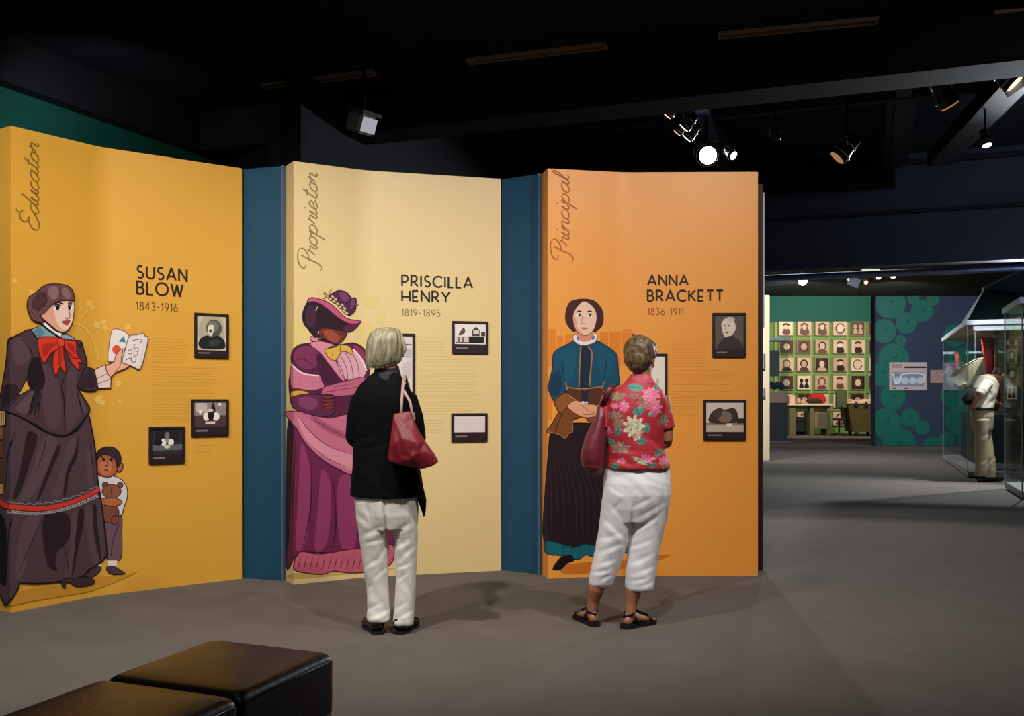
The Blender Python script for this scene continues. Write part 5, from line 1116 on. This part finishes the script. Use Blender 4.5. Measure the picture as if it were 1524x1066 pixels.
# jacket
bm = bmesh.new()
loft(bm, [(X1((l+r_)/2), y_, Z1(y), (r_-l)/2/S1, dy, 2.4) for y, l, r_, dy, y_ in ((739, 521, 629, .142, 0), (720, 523, 627, .138, 0), (700, 525, 625, .132, 0), (675, 526, 622, .122, 0), (650, 527, 619, .112, -.004), (620, 525, 619, .112, -.012), (600, 526, 618, .108, -.018), (585, 529, 615, .098, -.018), (573, 536, 607, .082, -.014), (564, 545, 600, .065, -.01), (555, 555, 595, .055, -.006))], 36)
for sd, sx, ex, q in ((-1, 536, 528, .0), (1, 609, 620, .0)):
    S0 = a1(sx-sd*2, 591, -.012); E0 = a1(ex, 652, .0); H0 = Vector((sd*.075, .25, Z1(642)))
    tube(bm, [S0, S0.lerp(E0, .5)+Vector((sd*.006, 0, 0)), E0, E0+Vector((0, .03, -.005))], [.053, .055, .05, .048], 16); tube(bm, [E0, E0.lerp(H0, .5), H0], [.05, .043, .036], 14)
tail = [a1(616, 722, -.03), a1(636, 748, .01), a1(631, 771, 0), a1(622, 742, -.02)]
tube(bm, [a1(617, 690, 0), a1(622, 720, 0), a1(628, 745, .0), a1(630.5, 763, .0), a1(631, 770, 0)], [(.10, .022), (.095, .026), (.06, .024), (.025, .012), (.008, .008)], 14, ref=(0, 1, 0))
me = vox(bm, .0065, 4)
folds(me, fs([(528, 655, 560, 648, 5, -2.5), (535, 672, 575, 662, 5, -2.5), (585, 660, 615, 668, 5, -2.5), (530, 640, 545, 620, 4, -2), (560, 700, 566, 738, 6, -2), (600, 695, 604, 738, 6, -2), (535, 700, 532, 738, 5, -2), (575, 575, 575, 640, 3, -1.2), (545, 665, 600, 655, 4, -2)], X1, Z1))
wob(me, .0015, 16, 16, 10, 5)
mk('jacket', me, mat('#070709', .85, spec=.12, noise=.2, nscale=12, bump=.15, bscale=400), W, smooth=True)
bm = bmesh.new(); 
for k in range(24):
    pass
ringo = []
n = 28
for (z, r1, r2, y_) in ((Z1(566), .086, .066, -.012), (Z1(556), .074, .064, -.006), (Z1(546), .064, .062, 0), (Z1(546), .058, .056, 0), (Z1(557), .062, .052, 0)):
    ringo.append([bm.verts.new((X1(576)+r1*math.cos(2*PI*k/n), y_+r2*math.sin(2*PI*k/n), z+.012*math.sin(2*PI*k/n))) for k in range(n)])
for a, b in zip(ringo, ringo[1:]):
    for i in range(n): bm.faces.new((a[i], a[(i+1) % n], b[(i+1) % n], b[i]))
mk('collar', bm, mat('#17181c', .7), W, smooth=True)
# bobbed hair
bm = bmesh.new()
H = [(487.5, 576, 6, .015), (490, 576, 17, .045), (496, 575, 23.5, .08), (505, 574, 26.5, .10), (516, 573, 27.5, .108), (528, 572, 27.5, .108), (538, 570.5, 26.5, .10), (546, 569, 24, .088), (549, 569, 20, .07)]
rings = []; n = 96
for (y, cx, rx, ry) in H:
    ring = []
    for k in range(n):
        a = 2*PI*k/n; yy = math.sin(a)
        st_ = 1+.018*math.sin(a*19+.02*y)+.012*math.sin(a*31+1)+.02*math.sin(a*7+y*.03)
        fr = .86 if yy > .35 else 1
        ring.append(bm.verts.new((X1(cx)+rx/S1*math.cos(a)*st_, -.005+ry*yy*st_*fr, Z1(y)+(.018*max(0, math.cos(a))*(y > 540) + .02*(yy > .3)*(y > 530)))))
    rings.append(ring)
for a, b in zip(rings, rings[1:]):
    for i in range(n):
        aa = 2*PI*(i+.5)/n
        if math.sin(aa+.25) > .62 and b is not rings[1] and b is not rings[2] and b is not rings[3]: continue   # open at the face
        bm.faces.new((a[i], a[(i+1) % n], b[(i+1) % n], b[i]))
bm.faces.new(rings[0])
ear = a1(598, 520, .0)
bmesh.ops.solidify(bm, geom=bm.faces[:], thickness=.012)
tube(bm, [a1(594, 500, -.01), a1(600, 510, -.005), a1(602, 520, .0), a1(598, 532, .01)], [(.02, .03), (.014, .035), (.012, .03), (.006, .012)], 12, ref=(1, 0, 0))
bmesh.ops.subdivide_edges(bm, edges=[e for e in bm.edges if abs(e.verts[0].co.z-e.verts[1].co.z) > .02], cuts=2)
hr = mk('hair', bm, hairmat('#d8d2b4', '#9a9274', 70), W, smooth=True)

# red tote on her right shoulder
def inflate(bm, rows, n=28, X=None, Z=None, y0=-.1, sup=2.6, S=270):
    rings = []
    for (y, l, r_, th, yo) in rows:
        ring = []
        for k in range(n):
            a = 2*PI*k/n; ca, sa = math.cos(a), math.sin(a)
            ring.append(bm.verts.new((X((l+r_)/2)+(r_-l)/2/S*math.copysign(abs(ca)**(2/sup), ca), y0+yo+th*math.copysign(abs(sa)**(2/sup), sa), Z(y+ (yo*0)))))
        rings.append(ring)
    for a, b in zip(rings, rings[1:]):
        for i in range(n): bm.faces.new((a[i], a[(i+1) % n], b[(i+1) % n], b[i]))
    bm.faces.new(rings[0][::-1]); bm.faces.new(rings[-1])
B = empty('handbag', O1+Vector((X1(618), -.16, Z1(690)))); tag(B, 'red tote bag hanging from the shoulder of the blonde woman', 'bag')
def w1(bm): bm.transform(Matrix.Translation(O1)); return bm
bm = bmesh.new(); y0 = -.185
pts = [(592, 615), (616, 611), (621, 624), (628, 640), (636, 654), (644, 665), (651, 675), (656, 685), (648, 690), (634, 694), (618, 691), (600, 687.5), (585, 682), (587, 662), (589, 645), (591, 628)]
def th(x, y): return .008+.062*min(1, max(0, (y-611)/50))
f1 = [bm.verts.new((X1(x), y0-th(x, y)*.75, Z1(y))) for x, y in pts]; f2 = [bm.verts.new((X1(x), y0+th(x, y)*.75, Z1(y))) for x, y in pts]
N = len(pts)
for i in range(N): bm.faces.new((f1[i], f1[(i+1) % N], f2[(i+1) % N], f2[i]))
# front and back with a ridge fold
inner = [(601, 635), (606, 650), (612, 668), (622, 676), (632, 668), (626, 655), (617, 636)]
for f, sg in ((f1, -1), (f2, 1)):
    iv = [bm.verts.new((X1(x), y0+sg*(th(x, y)+.022*((i % 2)*.5+.6)), Z1(y))) for i, (x, y) in enumerate(inner)]
    allv = f+iv
    tri = geometry.delaunay_2d_cdt([Vector((v.co.x, v.co.z)) for v in allv], [(i, (i+1) % N) for i in range(N)], [], 1, 1e-5)
    for t in tri[2]:
        try: bm.faces.new([allv[tri[3][i][0]] for i in t])
        except Exception: pass
me = vox(bm, .006, 7); folds(me, fs([(600, 640, 607, 672, 4, -3.5), (607, 672, 622, 677, 4, -3), (622, 677, 634, 652, 3, 2.5), (596, 616, 606, 632, 3, -3), (612, 620, 618, 640, 3, -1.5), (634, 662, 645, 684, 5, -2)], X1, Z1), None)
me.transform(Matrix.Translation(O1)); mk('pouch', me, mat('#721420', .5, spec=.4, noise=.05, nscale=8), B, world=True, smooth=True)
shz = Z1(561)
for k, (bx, byy) in enumerate(((603.5, y0-.01), (620, y0+.0))):
    bm = bmesh.new(); top = a1(603, 562, -.045+.012*k); top.z += .004
    tube(bm, [Vector((X1(bx), byy, Z1(616 if k == 0 else 622))), Vector((X1(bx*.7+603*.3), byy+.02, Z1(598))), Vector((X1(603+k), -.125, Z1(580))), Vector((X1(603+k*1.5), -.095, Z1(568))), top+Vector((0, .02, .006)), Vector((X1(605), .07, Z1(572))), Vector((X1(612), .07, Z1(600))), Vector((X1(bx), y0+.05, Z1(624)))], (.0075, .004), 8, ref=(1, 0, 0))
    mk('strap', w1(bm), mat('#a5857a', .5), B, world=True, smooth=True)

# ---- woman in floral shirt ----------------------------------------------------
D2 = 5.38; S2 = F/D2; O2 = Vector(((947-762)/S2, D2, 0))
def X2(x): return (x-947)/S2
def Z2(y): return CH-(y-HZ)/S2
def a2(x, y, yy=0): return Vector((X2(x), yy, Z2(y)))
W = empty('person', O2); tag(W, 'short-haired woman in a red floral shirt and white capri trousers', 'person')
bm = bmesh.new(); hc = a2(954.5, 532, .01)
R, M = head_bits(bm, hc, -.55, -.18, 1.0)
tube(bm, [a2(952, 580, -.01), a2(956, 560, -.002), hc+Vector((0, 0, -.03))], [.062, .053, .055], 16)
loft(bm, [(0, 0, Z2(760), .09, .06), (0, 0, Z2(720), .14, .09), (0, 0, Z2(690), .14, .09), (0, 0, Z2(650), .14, .095), (0, 0, Z2(610), .14, .09), (0, 0, Z2(588), .13, .075), (X2(952), 0, Z2(574), .07, .06)])
AR = ((-1, (907, 592), (896, 652), (-.10, .20, 660)), (1, (984, 592), (992, 657), (.05, .22, 672)))
for sd, s_, e_, h_ in AR:
    S0 = a2(*s_); E0 = a2(e_[0], e_[1], -.01); H0 = Vector((h_[0], h_[1], Z2(h_[2])))
    tube(bm, [S0, S0.lerp(E0, .5)+Vector((sd*.008, 0, 0)), E0], [.046, .044, .036], 14); tube(bm, [E0, E0.lerp(H0, .45)+Vector((0, 0, -.004)), H0], [.038, .035, .024], 14)
    hand(bm, H0, (-sd*.8, .35, .1), (0, -1, .1), .98, .7, sd)
LG = ((-1, (920, 755), (902, 835), (887, 878), (881, 917)), (1, (966, 755), (954, 835), (941, 880), (936, 930)))
for sd, t, k, c_, f in LG:
    yb = .02 if sd < 0 else -.05
    p = [a2(*t), a2(*k), a2(c_[0], c_[1], yb*.5-.01), a2(c_[0]*.45+f[0]*.55, c_[1]*.45+f[1]*.55, yb*.8), a2(f[0], f[1], yb)]
    p[-1].z = .07 ; p[-2].z = (p[-1].z+p[-3].z)/2
    tube(bm, p, [.068, .048, .045, .033, .029], 16)
    an = p[-1]; dr = Vector((-.35, .9, 0)).normalized() if sd < 0 else Vector((.78, .62, 0)).normalized()
    ball(bm, an+Vector((0, 0, -.028))-dr*.022, (.030, .032, .032), 14)
    tube(bm, [an+Vector((0, 0, -.01)), an+dr*.05+Vector((0, 0, -.022)), an+dr*.11+Vector((0, 0, -.034)), an+dr*.15+Vector((0, 0, -.040))], [(.03, .028), (.026, .032), (.018, .038), (.012, .038)], 14, ref=(0, 0, 1))
    pr = Vector((dr.y, -dr.x, 0))
    for j in range(5):
        q = an+dr*(.145-.008*abs(j-1.2))+pr*(-.03+.015*j)*(-sd)+Vector((0, 0, -.042)); tube(bm, [q, q+dr*(.042-.005*j)+Vector((0, 0, -.004))], [.0105-.0012*j, .009-.001*j], 8, cap=.9)
me = vox(bm, .0062, 3); flatten(me, .016); mk('body', me, SKIN2, W, smooth=True)
eyes(W, R, M)
# sandals
for sd, t, k, c_, f in LG:
    yb = .02 if sd < 0 else -.05; an = a2(f[0], f[1], yb); an.z = 0
    dr = Vector((-.35, .9, 0)).normalized() if sd < 0 else Vector((.78, .62, 0)).normalized(); pr = Vector((dr.y, -dr.x, 0))
    r = empty('sandal', (0, 0, 0), parent=W)
    ring = [an+dr*t_+pr*w_ for t_, w_ in ((-.062, .018), (-.045, .034), (0, .036), (.06, .036), (.12, .044), (.165, .042), (.195, .022))]+[an+dr*t_-pr*w_ for t_, w_ in ((.195, .022), (.165, .042), (.12, .044), (.06, .034), (0, .036), (-.045, .034), (-.062, .018))]
    bm = bmesh.new(); prism(bm, [(p.x, p.y) for p in ring], 0, .024); mk('sole', bm, mat('#14110f', .6), r)
    bm = bmesh.new()
    U3 = Vector((0, 0, 1))
    for path, ww in (([an-pr*.037+dr*.03+U3*.02, an-pr*.036+dr*.012+U3*.055, an+dr*.03+U3*.098, an+pr*.036+dr*.012+U3*.055, an+pr*.037+dr*.03+U3*.02], .010),
                     ([an+dr*.03+U3*.096, an-pr*.034-dr*.01+U3*.08, an-dr*.055+U3*.066, an+pr*.034-dr*.01+U3*.08, an+dr*.03+U3*.096], .008),
                     ([an-pr*.045+dr*.13+U3*.018, an-pr*.038+dr*.125+U3*.045, an+dr*.115+U3*.060, an+pr*.038+dr*.125+U3*.045, an+pr*.045+dr*.13+U3*.018], .012),
                     ([an+dr*.115+U3*.062, an+dr*.03+U3*.098], .007)):
        tube(bm, path, (ww, .004), 8, ref=U3)
    mk('strap', bm, mat('#141114', .5), r, smooth=True)
    bm = bmesh.new(); prism(bm, [tuple((an+dr*t_+pr*w_).xy) for t_, w_ in ((-.05, .026), (-.01, .030), (-.01, -.030), (-.05, -.026))], 0, .03); mk('heel', bm, mat('#14110f', .6), r)
# capris
bm = bmesh.new()
loft(bm, [(X2((l+r_)/2), y_, Z2(y), (r_-l)/2/S2, dy, 2.3) for y, l, r_, dy, y_ in ((688, 904, 994, .118, 0), (700, 901, 996.5, .128, 0), (718, 898, 998, .138, -.006), (735, 897, 998, .138, -.008), (755, 895, 995, .128, -.004), (775, 895, 992, .11, 0))], 36)
loft(bm, [(X2((l+r_)/2), y_, Z2(y), (r_-l)/2/S2, (r_-l)/2/S2*k, 2.2) for y, l, r_, k, y_ in ((740, 897, 950, 1.15, 0), (775, 893, 944, 1.08, 0), (800, 889, 938, 1.02, 0), (830, 883, 927, 1.05, .006), (855, 878, 918, 1.05, .01), (869, 876, 913, 1.05, .014), (873, 878, 911, 1.0, .014))], 28)
loft(bm, [(X2((l+r_)/2), y_, Z2(y), (r_-l)/2/S2, (r_-l)/2/S2*k, 2.2) for y, l, r_, k, y_ in ((740, 945, 997, 1.15, 0), (775, 940, 991, 1.08, 0), (800, 936, 985, 1.02, -.004), (830, 933, 979, 1.0, -.01), (855, 931, 975, 1.0, -.018), (873, 930, 973, 1.0, -.022), (877, 931, 971, .98, -.022))], 28)
me = vox(bm, .0058, 4)
folds(me, fs([(941, 740, 935, 800, 4, -5), (941, 700, 940, 738, 2, -1.5), (936, 752, 968, 735, 4, -2.5), (940, 770, 985, 745, 4, -2.5), (938, 788, 975, 765, 3.5, -2.5), (905, 745, 925, 770, 4, -2), (898, 770, 930, 800, 4, -2.5), (893, 800, 920, 790, 4, -2.5), (888, 820, 925, 805, 4, -3), (885, 838, 915, 828, 3.5, -2.5), (882, 850, 905, 845, 3, -2.5), (890, 862, 908, 852, 3, -2.5), (925, 740, 905, 760, 4, -2),
    (935, 812, 965, 800, 3.5, -2.5), (936, 835, 968, 820, 4, -3), (940, 850, 972, 838, 3.5, -2.5), (935, 862, 958, 856, 3, -2.5), (950, 868, 972, 860, 3, -2), (905, 722, 925, 735, 3, -1.5), (960, 712, 985, 722, 3, -1.5), (985, 720, 975, 790, 3, -1.8), (902, 712, 900, 760, 3, -1.5)], X2, Z2), None)
wob(me, .0014, 20, 20, 12, 8)
mk('capri_trousers', me, mat('#e4e4e6', .75, noise=.02, nscale=8, bump=.1, bscale=500), W, smooth=True)
# shirt with flowers, coloured per point
bm = bmesh.new()
loft(bm, [(X2((l+r_)/2), y_, Z2(y), (r_-l)/2/S2, dy, 2.4) for y, l, r_, dy, y_ in ((697, 901, 997, .142, 0), (690, 902, 996, .142, 0), (675, 903, 991, .138, 0), (655, 902, 987, .128, -.004), (630, 901, 988, .122, -.012), (608, 902, 989, .114, -.018), (592, 904, 989, .10, -.018), (580, 914, 984, .084, -.014), (570, 928, 974, .065, -.008), (562, 936, 969, .055, -.004))], 36)
for sd, s_, e_, h_ in AR:
    S0 = a2(s_[0]-sd*5, s_[1]+6, -.008); E0 = a2(*e_); q = S0.lerp(E0, .68)+Vector((sd*.006, 0, 0))
    tube(bm, [S0, S0.lerp(q, .55)+Vector((sd*.006, 0, 0)), q], [.052, .058, .060], 16, cap=.1)
me = vox(bm, .0052, 3)
folds(me, fs([(955, 645, 990, 672, 4, -3.5), (905, 680, 940, 690, 4, -3.5), (935, 690, 990, 668, 3.5, -2.5), (912, 655, 935, 668, 4, -2), (965, 610, 985, 640, 3.5, -2), (950, 595, 935, 640, 5, -1.5), (900, 665, 960, 672, 4, -2), (975, 590, 985, 610, 3, -1.5)], X2, Z2))
wob(me, .0013, 18, 18, 12, 11)
co, no = getco(me)
px_ = co[:, 0]*S2+947; py_ = HZ-(co[:, 2]-CH)*S2
cols = np.tile(np.array(lin('#ad2331')[:3]), (len(co), 1)); rs = np.random.RandomState(5)
back = no[:, 1] < .25
ux = np.where(back, px_, px_+.5*co[:, 1]*S2+37)       # the pattern runs on round the body
def blot(cx, cy, r, cA, cB, petals=9, seed=0, ry=None, cell=3.0, thr=.0):
    ry = ry or r; dx = ux-cx; dy = py_-cy; rr = np.hypot(dx/r, dy/ry); a = np.arctan2(dy, dx)
    m = rr < 1+.22*np.sin(a*petals+seed)
    rs_ = np.random.RandomState(int(seed*7+cx) % 9999); K = int(max(6, 2.6*r*ry/cell**2)); th_ = rs_.rand(K)*2*PI; q_ = np.sqrt(rs_.rand(K))*1.05
    P_ = np.stack([cx+q_*r*np.cos(th_), cy+q_*ry*np.sin(th_)], 1); idx = np.where(m)[0]
    if len(idx) == 0: return
    ds = np.sort(np.hypot(ux[idx, None]-P_[None, :, 0], py_[idx, None]-P_[None, :, 1]), 1)
    A, Bc = np.array(lin(cA)[:3]), np.array(lin(cB)[:3]); e = np.clip((ds[:, 1]-ds[:, 0])/(cell*.45)+thr*-.3, 0, 1)[:, None]
    cols[idx] = A*e+Bc*(1-e)
def leaf(cx, cy, L, wd, an, c, vein):
    dx = ux-cx; dy = py_-cy; u = dx*math.cos(an)+dy*math.sin(an); v = -dx*math.sin(an)+dy*math.cos(an)
    m = (np.abs(u) < L) & (np.abs(v) < wd*(1-(u/L)**2)*(1+.12*np.sin(u*2)))
    cols[m] = lin(c)[:3]; m2 = m & (np.abs(v) < .7); cols[m2] = lin(vein)[:3]
TEAL, TEALD, TAN, PINK, HOT, CRM = '#4d8c7c', '#2f5f52', '#a08a72', '#dc8ba4', '#c8466e', '#eadfb8'
for off in (-112, 0, 112):
    for (x, y, L, w_, an) in ((943, 577, 13, 6, .1), (937, 588, 5, 3, 0), (945, 612, 7, 8, 1.3), (964, 616, 6, 4, .2), (975, 579, 7, 5, .8), (957, 636, 8, 6, 1), (950, 655, 9, 5, .2), (976, 672, 9, 4, -.5), (917, 640, 9, 4, 2.0), (907, 656, 7, 4, .5), (965, 690, 8, 4, 0), (985, 622, 7, 5, 1.2), (925, 600, 5, 3, .8), (990, 650, 6, 4, 1.5), (912, 692, 7, 4, .3), (905, 575, 6, 4, .9)): leaf(x+off, y, L, w_, an, TEAL, TEALD)
    for (x, y, r, ry) in ((915, 590, 12, 6), (953, 600, 8, 10), (912, 618, 9, 6), (920, 665, 12, 8), (996, 597, 6, 14), (983, 628, 8, 6), (917, 630, 7, 9), (985, 690, 7, 5), (940, 590, 5, 4)): blot(x+off, y, r, TAN, '#7a3a38', 7, x, ry, 2.2)
    for (x, y, r, ry) in ((966, 586, 14, 8), (970, 606, 10, 12), (925, 605, 7, 8), (957, 682, 12, 6), (985, 684, 9, 6), (922, 684, 6, 4), (960, 596, 6, 5), (903, 640, 5, 6), (912, 604, 5, 4)): blot(x+off, y, r, PINK, HOT, 8, x, ry, 2.6, .2)
    blot(939+off, 634, 14, CRM, '#4d5a48', 9, 2, 14, 2.4, -.7); blot(943+off, 648, 6, CRM, '#a8344a', 5, 4, 6, 2, -.2)
    leaf(948+off, 684, 14, 3.4, .45, '#b9c8a4', '#6f8a6c')
at_ = me.color_attributes.new('pattern', 'FLOAT_COLOR', 'POINT')
at_.data.foreach_set('color', np.hstack([cols, np.ones((len(cols), 1))]).astype('f').ravel())
fm = bpy.data.materials.new('floral_cloth'); fm.use_nodes = True; nt = fm.node_tree; vc = nt.nodes.new('ShaderNodeVertexColor'); vc.layer_name = 'pattern'
nt.links.new(vc.outputs[0], nt.nodes['Principled BSDF'].inputs['Base Color']); nt.nodes['Principled BSDF'].inputs['Roughness'].default_value = .65
sh = mk('floral_shirt', me, fm, W, smooth=True)
bm = bmesh.new(); n = 28; ringo = []
for (z, r1, r2, y_) in ((Z2(574), .082, .066, -.01), (Z2(566), .072, .064, -.008), (Z2(558), .058, .056, -.004), (Z2(559), .053, .05, -.002), (Z2(568), .058, .05, 0)):
    ringo.append([bm.verts.new((X2(953)+r1*math.cos(2*PI*k/n), y_+r2*math.sin(2*PI*k/n), z-.01*max(0, math.sin(2*PI*k/n)))) for k in range(n)])
for a, b in zip(ringo, ringo[1:]):
    for i in range(n): bm.faces.new((a[i], a[(i+1) % n], b[(i+1) % n], b[i]))
mk('collar', bm, mat('#b8505e', .65, noise=.35, nscale=40), sh, smooth=True)
# short hair
bm = bmesh.new()
Rr = lambda x, y, z: hc+M.to_3x3() @ Vector((x, y, z))
ball(bm, Rr(0, -.022, .030), (.092, .100, .092), 28, M); ball(bm, Rr(0, -.04, -.012), (.082, .078, .078), 24, M)
ball(bm, Rr(0, -.05, -.05), (.058, .05, .05), 20, M); ball(bm, Rr(.0, .05, .072), (.07, .045, .04), 20, M)
for q in (-1, 1): ball(bm, Rr(q*.074, .0, .025), (.018, .03, .04), 14, M)
for k in range(11):
    a = rnd.uniform(0, 2*PI); b = rnd.uniform(-.5, 1.2); p = Vector((.082*math.cos(a)*math.cos(b), -.025+.09*math.sin(a)*math.cos(b), .03+.085*math.sin(b)))
    if p.y > .045 and p.z < .07: continue
    q = Rr(*p); nx = (q-Rr(0, -.02, .02)).normalized(); t = nx.cross(Vector((0, 0, 1))).normalized()*.012
    tube(bm, [q-t+Vector((0, 0, .022)), q+nx*.004, q+t*.5-Vector((0, 0, .024))], [.007, .011, .005], 8)
me = vox(bm, .005, 3); wob(me, .0012, 45, 45, 20, 2)
mk('hair', me, hairmat('#7a6344', '#41321f', 55), W, smooth=True)
# maroon bag at her left
B = empty('handbag', O2+Vector((X2(882), -.02, Z2(706)))); tag(B, 'dark maroon slouchy bag hanging at the side of floral-shirted woman', 'bag')
bm = bmesh.new()
inflate(bm, [(596, 893, 899, .015, .03), (606, 889, 900, .03, .01), (620, 885, 901, .045, 0), (636, 877, 901, .06, 0), (652, 870, 901, .072, 0), (668, 865, 900.5, .08, 0), (682, 863, 900, .082, 0), (693, 866, 899, .076, 0), (701, 873, 897, .06, 0), (706, 880, 892, .03, 0)], 28, X2, Z2, -.03, 2.1, S2)
me = vox(bm, .006, 5); folds(me, fs([(890, 612, 874, 660, 4, -3), (897, 625, 890, 690, 3.5, -2.5), (880, 650, 872, 690, 4, 2), (868, 690, 895, 692, 3, -3)], X2, Z2)); me.transform(Matrix.Translation(O2))
mk('pouch', me, mat('#6a2232', .42, spec=.5, noise=.1, nscale=10), B, world=True, smooth=True)
bm = bmesh.new(); tube(bm, [a2(896, 604, -.045), a2(900, 592, -.085), a2(905, 582, -.088), a2(911, 573.5, -.05), a2(913, 573, .02), a2(905, 585, .075), a2(897, 606, .05), a2(893, 622, .02)], (.018, .004), 10, ref=(1, 0, 0))
bm.transform(Matrix.Translation(O2)); mk('strap', bm, mat('#5c1c2b', .42, spec=.5), B, world=True, smooth=True)

# ---- man bending at the case ------------------------------------------------
D3 = 14.55; S3 = F/D3; O3 = Vector(((1464-762)/S3, D3, 0))
def a3(x, y, yy=0): return Vector(((x-1464)/S3, yy, CH-(y-HZ)/S3))
W = empty('person', O3); tag(W, 'man in a cream shirt and khaki trousers bending towards the glass case', 'person')
bm = bmesh.new(); hc = a3(1493, 558, .12)
R, M = head_bits(bm, hc, -1.15, -.62, 1.05)
tube(bm, [a3(1474, 566, .05), a3(1484, 562, .09), hc+Vector((-.01, -.01, -.03))], [.075, .06, .055], 14)
tube(bm, [a3(1461, 612), a3(1464, 590, .02), a3(1473, 570, .05)], [(.12, .09), (.13, .09), (.12, .09)], 20, ref=(1, 0, 0))
S0 = a3(1463, 571, -.08); E0 = a3(1448, 590, -.14); H0 = a3(1444, 602, -.1)
tube(bm, [S0, E0], [.058, .046], 12); tube(bm, [E0, E0.lerp(H0, .5), H0], [.045, .040, .03], 12); hand(bm, H0, (-.2, .5, -.5), (.7, .5, 0), 1.0, .5, 1)
S0 = a3(1480, 572, .16); E0 = a3(1487, 592, .2); H0 = a3(1495, 600, .22)
tube(bm, [S0, E0], [.055, .045], 12); tube(bm, [E0, H0], [.044, .03], 12); hand(bm, H0, (1, 0, -.2), (0, 0, -1), 1.0, .3, -1)
for yy, k in ((-.08, 0), (.05, 1)):
    tube(bm, [a3(1460, 618, yy), a3(1457+11*k, 658, yy), a3(1456+13*k, 705, yy-.1*k)], [.06, .045, .035], 12)
me = vox(bm, .009, 2); mk('body', me, SKIN3, W, smooth=True); eyes(W, R, M, 1.05)
bm = bmesh.new()
loft(bm, [(a3(1461, 0).x, .0, a3(0, 607).z, .155, .14), (a3(1462, 0).x, 0, a3(0, 620).z, .168, .15), (a3(1462, 0).x, 0, a3(0, 640).z, .15, .13)], 28)
loft(bm, [(a3(x, 0).x, -.08+y_, a3(0, y).z, r_, r_) for x, y, r_, y_ in ((1458, 625, .105, 0), (1457, 650, .098, 0), (1456, 680, .085, 0), (1456, 700, .08, 0), (1456, 708, .078, .01))], 22)
loft(bm, [(a3(x, 0).x, .07+y_, a3(0, y).z, r_, r_) for x, y, r_, y_ in ((1466, 625, .105, 0), (1468, 650, .10, -.02), (1469, 680, .098, -.1), (1470, 700, .095, -.12), (1470, 710, .09, -.12))], 22)
me = vox(bm, .01, 3); folds(me, [((a3(1452, 0).x, a3(0, 650).z), (a3(1475, 0).x, a3(0, 640).z), .03, -.02), ((a3(1450, 0).x, a3(0, 690).z), (a3(1465, 0).x, a3(0, 680).z), .025, -.015), ((a3(1462, 0).x, a3(0, 690).z), (a3(1480, 0).x, a3(0, 675).z), .03, -.02), ((a3(1463, 0).x, a3(0, 625).z), (a3(1464, 0).x, a3(0, 705).z), .03, -.03)])
mk('trousers', me, mat('#a8987a', .8, noise=.05, nscale=6), W, smooth=True)
bm = bmesh.new()
tube(bm, [a3(1461, 611), a3(1463, 598, .02), a3(1467, 583, .03), a3(1474, 568, .06), a3(1479, 563, .08)], [(.165, .145), (.175, .15), (.185, .17), (.165, .165), (.09, .09)], 24, ref=(1, 0, 0), cap=.1)
tube(bm, [a3(1466, 569, -.1), a3(1456, 580, -.14), a3(1451, 587, -.145)], [.08, .08, .078], 14, cap=.1)
tube(bm, [a3(1478, 570, .16), a3(1484, 586, .2)], [.08, .075], 14, cap=.1)
me = vox(bm, .009, 3); folds(me, [((a3(1455, 0).x, a3(0, 600).z), (a3(1478, 0).x, a3(0, 575).z), .03, -.02), ((a3(1462, 0).x, a3(0, 605).z), (a3(1482, 0).x, a3(0, 590).z), .03, -.02), ((a3(1460, 0).x, a3(0, 578).z), (a3(1470, 0).x, a3(0, 590).z), .025, -.015)])
mk('shirt', me, mat('#d9cbb4', .8, noise=.04, nscale=8), W, smooth=True)
bm = bmesh.new(); c = a3(1461, 608.5); n = 28; pts = [(c.x+.168*math.cos(2*PI*k/n), .152*math.sin(2*PI*k/n), c.z) for k in range(n+1)]
tube(bm, pts, (.02, .012), 8, ref=(0, 0, 1)); mk('belt', bm, mat('#1a1512', .5), W, smooth=True)
bm = bmesh.new(); q = lambda x, y, z: hc+M.to_3x3() @ Vector((x, y, z))
ball(bm, q(0, -.015, .035), (.082, .098, .085), 20, M); ball(bm, q(0, -.05, -.01), (.076, .06, .06), 16, M)
mk('hair', vox(bm, .01, 3), hairmat('#6a5444', '#3a2a20', 60), W, smooth=True)
for x, yy, L, an in ((1450, -.09, .27, 1.3), (1462, -.05, .29, 1.45)):
    h = a3(x, 710, yy); h.z = .01; bm = bmesh.new(); d = shoe(bm, h, an, L, .1, .09); tube(bm, [h+d*.06+Vector((0, 0, .03)), h+d*.06+Vector((0, 0, .1))], [.042, .04], 12)
    me = vox(bm, .008, 2); flatten(me, 0); mk('shoe', me, mat('#1a1310', .35, spec=.5), W, smooth=True)
# black shoulder bag behind the man's back
bm = bmesh.new(); loft(bm, [(*(O3+a3(1449, 0, .05)).xy, a3(0, 603).z, .10, .06), (*(O3+a3(1447, 0, .05)).xy, a3(0, 595).z, .13, .07), (*(O3+a3(1451, 0, .05)).xy, a3(0, 582).z, .10, .06), (*(O3+a3(1458, 0, .05)).xy, a3(0, 574).z, .05, .04)], 20)
tag(mk('backpack', bm, mat('#101418', .7), smooth=True), 'black bag slung behind the back of the bending man', 'bag')
